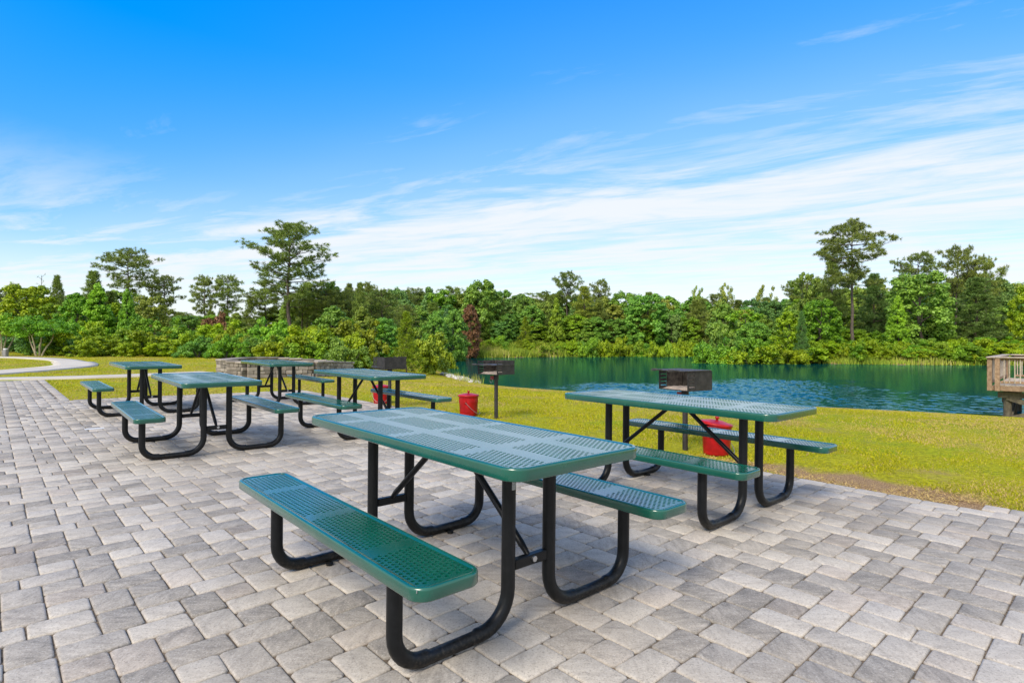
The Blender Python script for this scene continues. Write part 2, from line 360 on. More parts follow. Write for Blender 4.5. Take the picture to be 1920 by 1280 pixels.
def m_wood(name, c1, c2, sc):
    m, t, p, o = new_mat(name); rnd = N(t, 'ShaderNodeObjectInfo').outputs['Random']
    n = noise(t, 3., 6, .65, mapv(t, sc, coord='Object')); c = mixc(t, smooth(t, n, .3, .7), c1, c2)
    h = N(t, 'ShaderNodeHueSaturation'); t.links.new(c, h.inputs['Color']); t.links.new(mth(t, 'ADD', mth(t, 'MULTIPLY', rnd, .3), .85), h.inputs['Value']); t.links.new(h.outputs[0], p.inputs['Base Color'])
    p.inputs['Roughness'].default_value = .85; bump(t, p, n, .2, .004); return m
WOOD = m_wood('weathered_timber', (.20, .125, .075), (.38, .26, .17), (4, 4, 4))
WOODPALE = m_wood('pale_timber', (.33, .27, .21), (.52, .45, .37), (4, 4, 4))
PILE = m_wood('mossy_piling', (.075, .065, .045), (.16, .14, .095), (4, 4, 2))
ROCK = simple('pale_riprap', (.50, .49, .47), .85, var=.3, vscale=5, bmp=.4, bscale=20, bdist=.03)
WHITE = simple('pale_plastic', (.62, .63, .64), .5)

# ------------------------------------------------------------------ terrain
GX, GY = -.0102, .0036               # the paved ground falls very slightly to the right
ZW = -1.60                           # pond level
def plane(x, y): return GX*np.clip(x, -60, 60)+GY*np.clip(y, -50, 130)
POND = np.array([(-9.9, 97), (3.8, 103), (12, 106), (19.6, 110), (25, 113.5), (31, 115.5), (37.5, 115), (38.5, 110), (34.6, 101), (33.6, 93), (34, 83.5), (37, 75.5), (42, 71.5), (50, 68.8), (57, 68.5), (66, 67), (85, 62), (95, 40), (80, 12), (60, 4), (45, 6), (34, 10.5), (26, 15.5), (20, 19.3), (17.4, 20.6), (15.3, 21.9), (12.4, 23.3), (8.5, 25.8), (4.5, 29), (1.2, 33), (-1.9, 37.2), (-2.9, 39), (-5.1, 45.5), (-7.1, 55.4), (-9.7, 72), (-11.2, 85)], float)
def pond_sd(x, y):
    """signed distance to the shoreline, positive on land"""
    x = np.asarray(x, float); y = np.asarray(y, float); d = np.full(x.shape, 1e9); ins = np.zeros(x.shape, bool)
    n = len(POND)
    for i in range(n):
        ax, ay = POND[i]; bx, by = POND[(i+1) % n]; ex, ey = bx-ax, by-ay
        t = np.clip(((x-ax)*ex+(y-ay)*ey)/(ex*ex+ey*ey), 0, 1)
        d = np.minimum(d, np.hypot(x-ax-t*ex, y-ay-t*ey))
        c = ((ay > y) != (by > y)); xx = ax+(y-ay)/(ey if abs(ey) > 1e-9 else 1e-9)*ex
        ins ^= c & (x < xx)
    return np.where(ins, -d, d)
def gz(x, y):
    x = np.asarray(x, float); y = np.asarray(y, float); s = pond_sd(x, y); pl = plane(x, y)-.014
    wd = 15.5-7*np.clip((y-42)/25, 0, 1)
    t = np.clip(s/wd, 0, 1); f = 1-(1-t)**1.3
    land = (ZW+.05)*(1-f)+pl*f
    return np.where(s > 0, land, ZW+.05-np.minimum(1.6, -s*.4))
def axis(lo, hi, flo, fhi, st, g):
    a = [flo]
    while a[-1] < fhi: a.append(a[-1]+st)
    b = [a[-1]]; h = st
    while b[-1] < hi: h = min(h*g, 22); b.append(b[-1]+h)
    c = [flo]; h = st
    while c[-1] > lo: h = min(h*g, 22); c.append(c[-1]-h)
    return np.array(sorted(set(c[1:]+a+b[1:])))
# paving layout: unit grid turned 42.5 degrees
PU = .0775; PO = np.array((-1.5685, 2.6937)); uv = np.array((cos(R(42.5)), sin(R(42.5)))); vv = np.array((sin(R(42.5)), -cos(R(42.5))))
def toUV(x, y): return ((x-PO[0])*uv[0]+(y-PO[1])*uv[1])/PU, ((x-PO[0])*vv[0]+(y-PO[1])*vv[1])/PU
def fromUV(i, j): return PO[0]+(uv[0]*i+vv[0]*j)*PU, PO[1]+(uv[1]*i+vv[1]*j)*PU
UMAX = 62.0
def vmin(u): return -131.5-(62-u)*.115
def in_patio(i, j):
    i = np.asarray(i, float); j = np.asarray(j, float)
    main = (i < UMAX+np.where(j > 27, 3, 0)) & (j > vmin(i)) & (j < 130)
    walk = (i < 6.5) & (j > -222) & (j <= vmin(i))
    return (main | walk) & (i > -90)
xs = axis(-420, 430, -17, 22, .42, 1.13); ys = axis(-60, 520, -6, 46, .42, 1.10)
gxx, gyy = np.meshgrid(xs, ys); gzz = gz(gxx, gyy)
nx, ny = len(xs), len(ys)
ui, vj = toUV(gxx, gyy)
inp = in_patio(ui, vj)
gzz += np.where(inp, -.012, 0) + np.where(~inp & (pond_sd(gxx, gyy) > 0), rng.normal(0, .008, gzz.shape), 0)
bare = np.clip(1.35-np.abs(ui-(UMAX+2.8))/(3.2+2.3*np.clip(vj/16, 0, 1)), 0, 1)*np.clip(.45+(vj+4)/16, .45, 1.0)*((vj > -128) & (vj < 29))
bare = np.maximum(bare, .85*np.clip(1-np.hypot((gxx-9.6)/1.6, (gyy-16.6)/.9), 0, 1))
bare = np.maximum(bare, .9*np.clip(1.3-np.abs(gyy-(15.2-.52*(gxx-10.6)))/.55, 0, 1)*((gxx > 9) & (gxx < 22)))
bare = np.maximum(bare, np.where(pond_sd(gxx, gyy) < .5, .9, 0))
idx = np.arange(nx*ny).reshape(ny, nx)
q = np.stack([idx[:-1, :-1], idx[:-1, 1:], idx[1:, 1:], idx[1:, :-1]], -1).reshape(-1, 4)
ground = link('ground', mesh_np('ground', np.stack([gxx, gyy, gzz], -1), [q], {'bare': bare.ravel()}, True), LAWN)
tag(ground, 'lawn of yellow green grass sloping from the paved patio to the pond', kind='structure')

# water sheet: a grid with real wavelets, higher where a breath of wind ruffles the pond
GUSTS = ((12.5, 34, 35, 15, 7.0, 1.), (24, 27, -25, 9, 5.5, .55), (19, 24.5, -15, 7, 3., .5))
def water():
    lo, hi = POND.min(0)-3, POND.max(0)+3
    xs_ = axis(lo[0], hi[0], -3, 27, .10, 1.12); ys_ = axis(lo[1], hi[1], 20, 46, .10, 1.12); X, Y = np.meshgrid(xs_, ys_)
    g = np.random.default_rng(5); Hs = np.zeros(X.shape); Hb = np.zeros(X.shape)
    for i in range(46):
        lam = .29*1.036**i; th = R(62)+g.normal(0, .8); k = 2*pi/lam
        Hs += lam*.0068*np.sin(k*(X*cos(th)+Y*sin(th))+g.random()*6.28)*(1 if lam < .6 else .45)
    A = np.zeros(X.shape); wob_ = sum(np.sin(X*a+Y*b+c) for a, b, c in ((.31, .22, 1), (-.17, .41, 2.2), (.52, -.13, .4), (.11, .73, 3.3), (.9, .35, 5.)))/5
    for cx, cy, an, rx, ry, st in GUSTS:
        ux, uy = X-cx, Y-cy; ca, sa = cos(R(an)), sin(R(an)); rr = np.hypot((ux*ca+uy*sa)/rx, (-ux*sa+uy*ca)/ry)+.55*wob_
        t = np.clip((1.2-rr)/.8, 0, 1); A = np.maximum(A, st*t*t*(3-2*t))
    fade = np.clip((46-Y)/7, 0, 1)*np.clip((X+3)/3, 0, 1)*np.clip((27-X)/3, 0, 1)
    Z = ZW+Hs*(.045+1.3*A)*fade
    n_, m_ = len(xs_), len(ys_); idx = np.arange(n_*m_).reshape(m_, n_); q = np.stack([idx[:-1, :-1], idx[:-1, 1:], idx[1:, 1:], idx[1:, :-1]], -1).reshape(-1, 4)
    o = link('water', mesh_np('water', np.stack([X, Y, Z], -1), [q], None, True), WATER); tag(o, 'dark teal pond water with bright wind ripples', kind='structure')
water()

# concrete paths
def ribbon(name, pts, wd, lift, mat):
    P = np.array(pts, float); d = np.gradient(P, axis=0); d /= np.linalg.norm(d, axis=1)[:, None]; nrm = np.stack([-d[:, 1], d[:, 0]], 1)
    wd = np.broadcast_to(np.asarray(wd, float), (len(P),))
    V = []; k = 5
    for a in range(k+1):
        q = P+nrm*(wd*(a/k-.5))[:, None]; V.append(np.column_stack([q, gz(q[:, 0], q[:, 1])+lift]))
    V = np.stack(V, 1); n = len(P); V = V.reshape(-1, 3); idx = np.arange(n*(k+1)).reshape(n, k+1)
    top = np.stack([idx[:-1, :-1], idx[1:, :-1], idx[1:, 1:], idx[:-1, 1:]], -1).reshape(-1, 4)[:, ::-1]
    V2 = V-np.array((0, 0, .09)); m = len(V)
    l = idx[:, 0]; r = idx[:, -1]
    s1 = np.stack([l[:-1], l[1:], l[1:]+m, l[:-1]+m], -1); s2 = np.stack([r[1:], r[:-1], r[:-1]+m, r[1:]+m], -1)
    return link(name, mesh_np(name, np.vstack([V, V2]), [top, s1, s2]), mat)
def spline(pts, n=10):
    P = [np.array(p, float) for p in pts]; P = [2*P[0]-P[1]]+P+[2*P[-1]-P[-2]]; out = []
    for i in range(1, len(P)-2):
        for k in range(n):
            t = k/n; a, b, c, d = P[i-1:i+3]
            out.append(.5*((2*b)+(-a+c)*t+(2*a-5*b+4*c-d)*t*t+(-a+3*b-3*c+d)*t**3))
    out.append(P[-2]); return out
tag(ribbon('path', spline([(-17, 10.5), (-16.6, 14), (-16.5, 17.6), (-16.9, 20.8), (-17.7, 23.2), (-20, 26.0), (-23.2, 28.9), (-28, 31.0), (-36, 32)]), [1.5]*50+[1.15]*31, .035, CONC), 'pale concrete path curving away across the left lawn', kind='structure')
tag(ribbon('path', spline([(-19.5, 13.2), (-15.8, 15.0), (-13.2, 16.25), (-12.0, 17.3), (-11.1, 18.5), (-10.4, 19.6)]), .95, .04, CONC), 'narrow concrete path passing behind the far tables to the stone wall', kind='structure')

# ------------------------------------------------------------------ patio pavers
def patio():
    root = empty('patio'); tag(root, 'patio of tumbled grey concrete pavers', kind='structure')
    # bedding sheet under the joints
    def strip(u0, u1, v0f, v1, n=24):
        us = np.linspace(u0, u1, n); V = []
        for u_ in us:
            for v_ in (v0f(u_), v1): x, y = fromUV(u_, v_); V.append((x, y, plane(x, y)-.0105))
        f = [(2*i, 2*i+1, 2*i+3, 2*i+2) for i in range(n-1)]; return V, f
    mb = MB(); V, f = strip(-88, UMAX+.2, vmin, 128); mb.add(V, f); V, f = strip(-88, 6.5, lambda u_: -222, vmin(0)); V = [(x, y, z-.0005) for x, y, z in V]; mb.add(V, f)
    mb.build('bedding_sand', SAND, root)
    tiles = []
    pat = [(0, 0, 2, 3), (0, 3, 2, 3), (2, 0, 2, 2), (2, 2, 3, 2), (2, 4, 2, 2), (-3, 2, 3, 2)]
    for a in range(-40, 40):
        for b in range(-50, 50):
            i0, j0 = 4*a, 4*a+8*b
            if i0 < -90 or i0 > 70 or j0 < -236 or j0 > 130: continue
            for (i, j, wi, hj) in pat: tiles.append((i0+i, j0+j, i0+i+wi, j0+j+hj, 0))
    out = []
    for (a, b, c, d, k) in tiles:
        um = UMAX-2
        c2 = min(c, um)
        cu = (a+c)/2
        lim = vmin(cu)
        if cu < 6.5:
            c2 = min(c2, 6.5-2) if d <= lim else c2
            b2 = max(b, -222)
        else: b2 = max(b, lim+2)
        if a < 6.5 < c and b < lim: c2 = min(c2, 4.5)
        if c2-a < .7 or d-b2 < .7 or d > 128: continue
        out.append((a, b2, c2, d))
    # border courses: along the lawn edge, the back edge and the walkway edge
    v = vmin(62)
    while v < 30: out.append((UMAX-2, v, UMAX, v+3)); v += 3
    v = 27.
    v2 = 30.
    while v2 < 120: out.append((UMAX-2, v2, UMAX+.6, v2+2)); out.append((UMAX+.6, v2-1, UMAX+3, v2+1)) ; v2 += 2
    u_ = 7.
    while u_ < UMAX-2: out.append((u_, vmin(u_+1.5), u_+3, vmin(u_+1.5)+2)); u_ += 3
    v = -222.
    while v < vmin(5)-1: out.append((4.5, v, 6.5, v+3)); v += 3
    # score by size in the picture
    T = np.array(out, float); cx, cy = fromUV((T[:, 0]+T[:, 2])/2, (T[:, 1]+T[:, 3])/2)
    area = (T[:, 2]-T[:, 0])*(T[:, 3]-T[:, 1])*PU*PU
    px_ = 960+F*cx/np.maximum(cy, .3); py_ = 640+F*CAMH/np.maximum(cy, .3)
    vis = (cy > .9) & (px_ > -10) & (px_ < 1930) & (py_ < 1290)
    score = np.where(vis, area*F*F*CAMH/np.maximum(cy, .5)**3, 0)
    big = set(np.argsort(-score)[:300].tolist())
    near = np.hypot(cx, cy) < 9.5
    g = .0027
    SV, SF, SR, SR2 = [], [], [], []; base = 0
    for t in range(len(T)):
        a, b, c, d = T[t]; x0, y0 = fromUV((a+c)/2, (b+d)/2)
        if y0 < -5 or (y0 < 1 and abs(x0) > 9): continue
        hw, hh = (c-a)*PU/2-g, (d-b)*PU/2-g
        r_, r2_ = rng.random(), rng.random()
        ch = rng.uniform(.008, .016)
        if near[t]:
            o8 = np.array([(-hw+ch, -hh), (hw-ch, -hh), (hw, -hh+ch), (hw, hh-ch), (hw-ch, hh), (-hw+ch, hh), (-hw, hh-ch), (-hw, -hh+ch)])
            o8 += rng.normal(0, .0014, (8, 2)); k = 8
            rings = [(1.0, 0, -.022), (1, 0, -.0068), (1, .003, -.0022), (1, .009, 0.)]
        else:
            o8 = np.array([(-hw, -hh), (hw, -hh), (hw, hh), (-hw, hh)])+rng.normal(0, .0015, (4, 2)); k = 4
            rings = [(1, 0, -.014), (1, .005, -.003), (1, .009, 0.)]
        tilt = rng.normal(0, .0035, 2); dz_ = rng.normal(0, .0010)
        if a > UMAX-.5: dz_ -= .003
        V = []
        for (_, ins, z) in rings:
            sc = np.array((1-ins/max(hw, .02), 1-ins/max(hh, .02))); q2 = o8*sc
            for (lx, ly) in q2:
                wx, wy = uv*lx+vv*ly; V.append((wx, wy, z+dz_+tilt[0]*lx+tilt[1]*ly+GX*wx+GY*wy))
        m = len(rings); fq = [(i*k+e, i*k+(e+1) % k, (i+1)*k+(e+1) % k, (i+1)*k+e) for i in range(m-1) for e in range(k)]
        fq = [f[::-1] for f in fq]
        top = tuple(range((m-1)*k, m*k))[::-1]
        z0 = float(plane(x0, y0))
        if t in big:
            me = mesh_np('paver', V, [np.array(fq), np.array([top])], {'rnd': np.full(len(V), r_), 'rnd2': np.full(len(V), r2_)}, True)
            link('paver', me, PAVER, root, (x0, y0, z0))
        else:
            V = np.array(V)+np.array((x0, y0, z0)); SV.append(V); SF.append((base, fq, top, k)); SR.append(np.full(len(V), r_)); SR2.append(np.full(len(V), r2_)); base += len(V)
    quads = np.concatenate([np.array(f)+b for b, f, tp, k in SF]+[np.array([tp])+b for b, f, tp, k in SF if k == 4]); octs = np.array([np.array(tp)+b for b, f, tp, k in SF if k == 8])
    me = mesh_np('paver_field', np.vstack(SV), [quads, octs], {'rnd': np.concatenate(SR), 'rnd2': np.concatenate(SR2)}, True)
    o = link('paver_field', me, PAVER, root); o['kind'] = 'stuff'
    return root
patio()

# ------------------------------------------------------------------ grass blades on the lawn
def grass():
    n = 640000
    d = 3.2*np.exp(rng.random(n)*np.log(62/3.2)); th = np.radians(rng.uniform(-50, 50, n)); x = d*np.sin(th)/np.cos(th)*.98; y = d
    i, j = toUV(x, y); sdv = pond_sd(x, y)
    keep = ~in_patio(i, j) & (sdv > -.3) & (y < 60) & (np.abs(x) < 40)
    pathd = np.minimum(np.hypot(x+16.6, 0*y) + np.where((y > 10) & (y < 22), 0, 99), 99)
    x, y, i, j = x[keep], y[keep], i[keep], j[keep]
    # keep clear of the paths
    P = np.array(spline([(-17, 10.5), (-16.6, 14), (-16.5, 17.6), (-16.9, 20.8), (-17.7, 23.2), (-20, 26.0), (-23.2, 28.9), (-28, 31.0), (-36, 32)], 6)); Q = np.array(spline([(-19.5, 13.2), (-15.8, 15.0), (-13.2, 16.25), (-12.0, 17.3), (-11.1, 18.5), (-10.4, 19.6)], 6))
    dp = np.min(np.hypot(x[:, None]-P[:, 0], y[:, None]-P[:, 1]), 1); dq = np.min(np.hypot(x[:, None]-Q[:, 0], y[:, None]-Q[:, 1]), 1)
    bareb = (np.abs(i-(UMAX+3.0)) < np.clip(1.5+j*.18, .8, 4.4)+rng.normal(0, 1.0, len(i))) & (j > -6+rng.normal(0, 3, len(i))) & (j < 29)
    k = (dp > .95) & (dq > .68) & ~(bareb & (rng.random(len(i)) < .35)); x, y, i, j = x[k], y[k], i[k], j[k]
    z = gz(x, y); m = len(x)
    ht = rng.uniform(.007, .022, m)*(1+.015*y); wd = .0028+.00062*y
    a = rng.random(m)*2*pi; lean = rng.normal(0, .6, (m, 2))*ht[:, None]*np.where(bareb[k], 2.6, 1.)[:, None]; ht = np.where(bareb[k], ht*.6, ht)
    cx, sx = np.cos(a)*wd, np.sin(a)*wd
    V = np.empty((m, 3, 3)); V[:, 0] = np.stack([x-cx, y-sx, z-.004], 1); V[:, 1] = np.stack([x+cx, y+sx, z-.004], 1); V[:, 2] = np.stack([x+lean[:, 0], y+lean[:, 1], z+ht], 1)
    nb = np.sin(x*.9+1.3*np.sin(y*.5))*np.cos(y*.8-.7*np.sin(x*.6))
    vv_ = np.clip(rng.normal(.62, .22, m)-.18*nb, 0, 1); pn = (np.sin(1.1*x+2.3*np.sin(.37*y+.5))+np.sin(.83*y-1.7*np.sin(.45*x+1.))+np.sin(2.3*x+1.9*y+np.sin(1.3*y))*.7+np.sin(5.1*x-3.7*y)*.35+np.sin(.33*x-.29*y+1.2)*.8)/2.2
    patchy = np.clip((pn+.22)*1.6, 0, 1); bb = bareb[k]
    dry = np.where(rng.random(m) < .10+.68*patchy, rng.uniform(.45, 1, m), rng.uniform(0, .12, m)); dry = np.where(bb, rng.uniform(.8, 1, m), dry)
    me = mesh_np('grass', V.reshape(-1, 3), [np.arange(m*3).reshape(-1, 3)], {'v': np.repeat(vv_, 3), 'dry': np.repeat(dry, 3)})
    o = link('grass', me, BLADE); tag(o, 'short mown yellow green grass covering the lawn', 'grass', kind='stuff')
grass()

# ------------------------------------------------------------------ perforated picnic tables
TL, TW, SW_, ZT, ZS = 1.85, .762, .267, .768, .452
def perforated(name, Lx, Wy, zt, holes, corner_r, flange, margin):
    """flat perforated panel with real holes inside a rolled, round cornered rim"""
    ix, iy = Lx-2*margin, Wy-2*margin
    ncol = int(round(ix/.0245)); nrow = int(round(iy/.0214)); s = ix/ncol; p = iy/nrow; rh = .0076; n8 = 8
    per_b = [(-s/2, -p/2), (0, -p/2), (s/2, -p/2), (s/2, 0), (s/2, p/2), (0, p/2), (-s/2, p/2), (-s/2, 0)]
    angs = [math.atan2(-1, -1)+k*pi/4 for k in range(8)]
    circ = [(rh*cos(a), rh*sin(a)) for a in angs]
    tv = np.array([(x, y, 0) for x, y in per_b]+[(x, y, 0) for x, y in circ]+[(x, y, -.011) for x, y in circ])
    tf = np.array([(k, (k+1) % 8, 8+(k+1) % 8, 8+k) for k in range(8)]+[(8+k, 8+(k+1) % 8, 16+(k+1) % 8, 16+k) for k in range(8)])
    hv, qv = [], []
    for r in range(nrow):
        y = -iy/2+(r+.5)*p; odd = r % 2; run = None
        for c in range(ncol-odd):
            x = -ix/2+(c+.5+.5*odd)*s
            if holes(x, y): 
                if run: qv.append((run[0], y-p/2, run[1], y+p/2)); run = None
                hv.append((x, y))
            else: run = (run[0], x+s/2) if run else (x-s/2, x+s/2)
        if run: qv.append((run[0], y-p/2, run[1], y+p/2))
        if odd: qv.append((-ix/2, y-p/2, -ix/2+s/2, y+p/2)); qv.append((ix/2-s/2, y-p/2, ix/2, y+p/2))
    hv = np.array(hv); m = len(hv)
    V = (tv[None]+np.column_stack([hv, np.zeros(m)])[:, None]).reshape(-1, 3); Fh = (tf[None]+24*np.arange(m)[:, None, None]).reshape(-1, 4)
    b = len(V); qv = np.array(qv); Q = np.stack([qv[:, [0, 1]], qv[:, [2, 1]], qv[:, [2, 3]], qv[:, [0, 3]]], 1).reshape(-1, 2); Q = np.column_stack([Q, np.zeros(len(Q))]); Fq = b+np.arange(len(Q)).reshape(-1, 4)
    V = np.vstack([V, Q]); b = len(V)
    # rim: inner rectangle -> raised lip -> rolled edge -> flange -> inward return
    na = 8; out = []; inn = []
    for (sx, sy, a0) in ((1, 1, 0), (-1, 1, 90), (-1, -1, 180), (1, -1, 270)):
        for k in range(na+1):
            a = R(a0+90*k/na); out.append((sx*(Lx/2-corner_r), sy*(Wy/2-corner_r), cos(a), sin(a))); inn.append((sx*ix/2, sy*iy/2))
    out = np.array(out); inn = np.array(inn); k = len(out)
    def off(dd): return np.column_stack([out[:, 0]+out[:, 2]*(corner_r-dd), out[:, 1]+out[:, 3]*(corner_r-dd)])
    rb = .010
    rings = [(inn, 0.), (off(rb+.010), .0005), (off(rb+.004), .0035)]+[(off(rb-rb*sin(a)), .004-rb+rb*cos(a)) for a in np.radians([10, 32, 55, 75, 90])]+[(off(0), -flange+.004), (off(.003), -flange), (off(.012), -flange), (off(.014), -flange+.010)]
    for (xy, z) in rings: V = np.vstack([V, np.column_stack([xy, np.full(k, z)])])
    Fr = np.array([(b+i*k+e, b+i*k+(e+1) % k, b+(i+1)*k+(e+1) % k, b+(i+1)*k+e) for i in range(len(rings)-1) for e in range(k)])[:, ::-1]
    V[:, 2] += zt
    sm = np.concatenate([np.zeros(len(Fh)+len(Fq), bool), np.ones(len(Fr), bool)])
    return mesh_np(name, V, [Fh, Fq, Fr], None, sm)
AB = ((-.885, -.59), (-.51, -.045), (.03, .485), (.575, .885))
def holes_top(x, y): return any(a < x < b for a, b in AB) and any(a < y < b for a, b in ((-.345, -.185), (-.105, .105), (.185, .345)))
def holes_seat(x, y): return any(a < x < b for a, b in AB)
ME_TOP = perforated('tabletop', TL, TW, ZT, holes_top, .08, .046, .030)
ME_SEAT = perforated('seat', TL, SW_, ZS, holes_seat, .062, .042, .025)
LEG_B, LEG_O, LEG_A = .122, .668, .60
def leg_mesh(a, sg):
    pts, rad = [], []; rt = .030; rb1, rb2 = .150, .125; zb = .030
    bi, bo = LEG_B*sg, LEG_O*sg
    pts.append((a, bi, ZT-.008)); rad.append(rt); pts.append((a, bi, ZT-.2)); rad.append(rt)
    for k in range(9):
        t = R(90*k/8); pts.append((a, bi+sg*rb1*(1-cos(t)), zb+rb1*(1-sin(t)))); rad.append(rt)
    x0, x1 = LEG_B+rb1, LEG_O-rb2
    for f_, r_ in ((.06, .030), (.10, .0265), (.5, .0262), (.90, .0265), (.94, .030)): pts.append((a, sg*(x0+(x1-x0)*f_), zb-(.030-r_))); rad.append(r_)
    for k in range(9):
        t = R(90*k/8); pts.append((a, bo-sg*rb2*(1-sin(t)), zb+rb2*(1-cos(t)))); rad.append(rt)
    pts.append((a, bo, ZS-.14)); rad.append(rt); pts.append((a, bo, ZS-.008)); rad.append(rt)
    mb = MB(); mb.tube(pts, rad, 16); return mb.mesh('leg')
LEGS = [leg_mesh(a, sg) for a in (LEG_A, -LEG_A) for sg in (-1, 1)]
def table_parts():
    P = []
    for a in (LEG_A, -LEG_A):
        s = 1 if a > 0 else -1
        mb = MB(); mb.box((a, 0, .272), (.034, LEG_B*2-.052, .044), None, .004); P.append(('crossbar', mb.mesh('crossbar'), BLACK))
        mb = MB(); mb.tube([(a-s*.004, .0, .285), (a-s*.05, 0, .325), (s*.035, 0, ZT-.03)], [.011, .0165, .0165], 10); P.append(('brace', mb.mesh('brace'), BLACK))
        mb = MB(); mb.tube([(a+s*.014, .012, .276), (a+s*.026, .012, .276)], .013, 8); P.append(('bolt', mb.mesh('bolt'), STEEL))
        mb = MB(); mb.bar((a, -TW/2+.05, ZT-.018), (a, TW/2-.05, ZT-.018), .045, .022); P.append(('support_bar', mb.mesh('support_bar'), BLACK))
        for sg in (-1, 1):
            mb = MB(); mb.tube([(a-s*.045, sg*.40, .0), (a-s*.045, sg*.40, .011)], .020, 10); mb.box((a-s*.028, sg*.40, .006), (.03, .03, .006)); P.append(('anchor_tab', mb.mesh('anchor_tab'), BLACK))
            mb = MB(); mb.bar((a, sg*(.643-SW_/2+.03), ZS-.014), (a, sg*(.643+SW_/2-.03), ZS-.014), .045, .018); P.append(('seat_bracket', mb.mesh('seat_bracket'), BLACK))
    return P
TPARTS = table_parts()
def copy_tree(o):
    c = o.copy(); COL.objects.link(c)
    for ch in list(o.children):
        d = ch.copy(); COL.objects.link(d); d.parent = c
        for g in list(ch.children):
            e = g.copy(); COL.objects.link(e); e.parent = d
    return c
def make_table():
    r = empty('picnic_table')
    link('tabletop', ME_TOP, GREEN, r)
    for sg in (-1, 1): link('seat', ME_SEAT, GREEN, r, (0, sg*.643, 0))
    for me in LEGS: link('leg', me, BLACK, r)
    for n, me, m in TPARTS: link(n, me, m, r)
    return r
TABLES = [(-.325, 2.968, -.847, 'nearest green picnic table, with a worn grey sticker on its front leg'),
 (1.32, 4.579, -.843, 'green picnic table on the right, grill and tilted lid red can behind it'),
 (-3.518, 6.515, -.862, 'green picnic table on the left beside the small pale plate, its end facing us'),
 (-6.095, 9.483, -.843, 'green picnic table beside the lawn corner, in front of the narrow concrete path'),
 (-4.435, 10.738, -.864, 'green picnic table standing in front of the low stone seat wall'),
 (-1.966, 7.744, -.849, 'green picnic table with the farthest grill and farthest red can behind its bench')]
GR = 'green perforated picnic tables on the patio'
proto_t = make_table()
up_n = Vector((-GX, -GY, 1)).normalized()
for k, (x, y, th, lb) in enumerate(TABLES):
    t = proto_t if k == 0 else copy_tree(proto_t)
    t.location = (x, y, float(plane(x, y))+.001)
    t.rotation_mode = 'QUATERNION'; t.rotation_quaternion = Vector((0, 0, 1)).rotation_difference(up_n) @ Matrix.Rotation(th, 3, 'Z').to_quaternion()
    tag(t, lb, 'picnic table', GR)
# sticker on the near leg of the nearest table
mb = MB()
for k in range(5):
    a0, a1 = R(-62+14*k), R(-62+14*(k+1)); c0 = (LEG_A, -LEG_B)
    pts = [(c0[0]+.0308*cos(a), c0[1]+.0308*sin(a), z) for z in (.60, .70) for a in (a0+R(45), a1+R(45))]
    mb.add(pts, [(0, 1, 3, 2)])
mb.build('sticker', LABELM, proto_t)
# small paint chip on the near bench corner is left as bare metal
mb = MB(); mb.box((TL/2-.0305, -.643-SW_/2+.0192, ZS-.006), (.030, .0022, .006), Matrix.Rotation(R(-45), 3, 'Z')); mb.build('paint_chip', LABELM, proto_t)

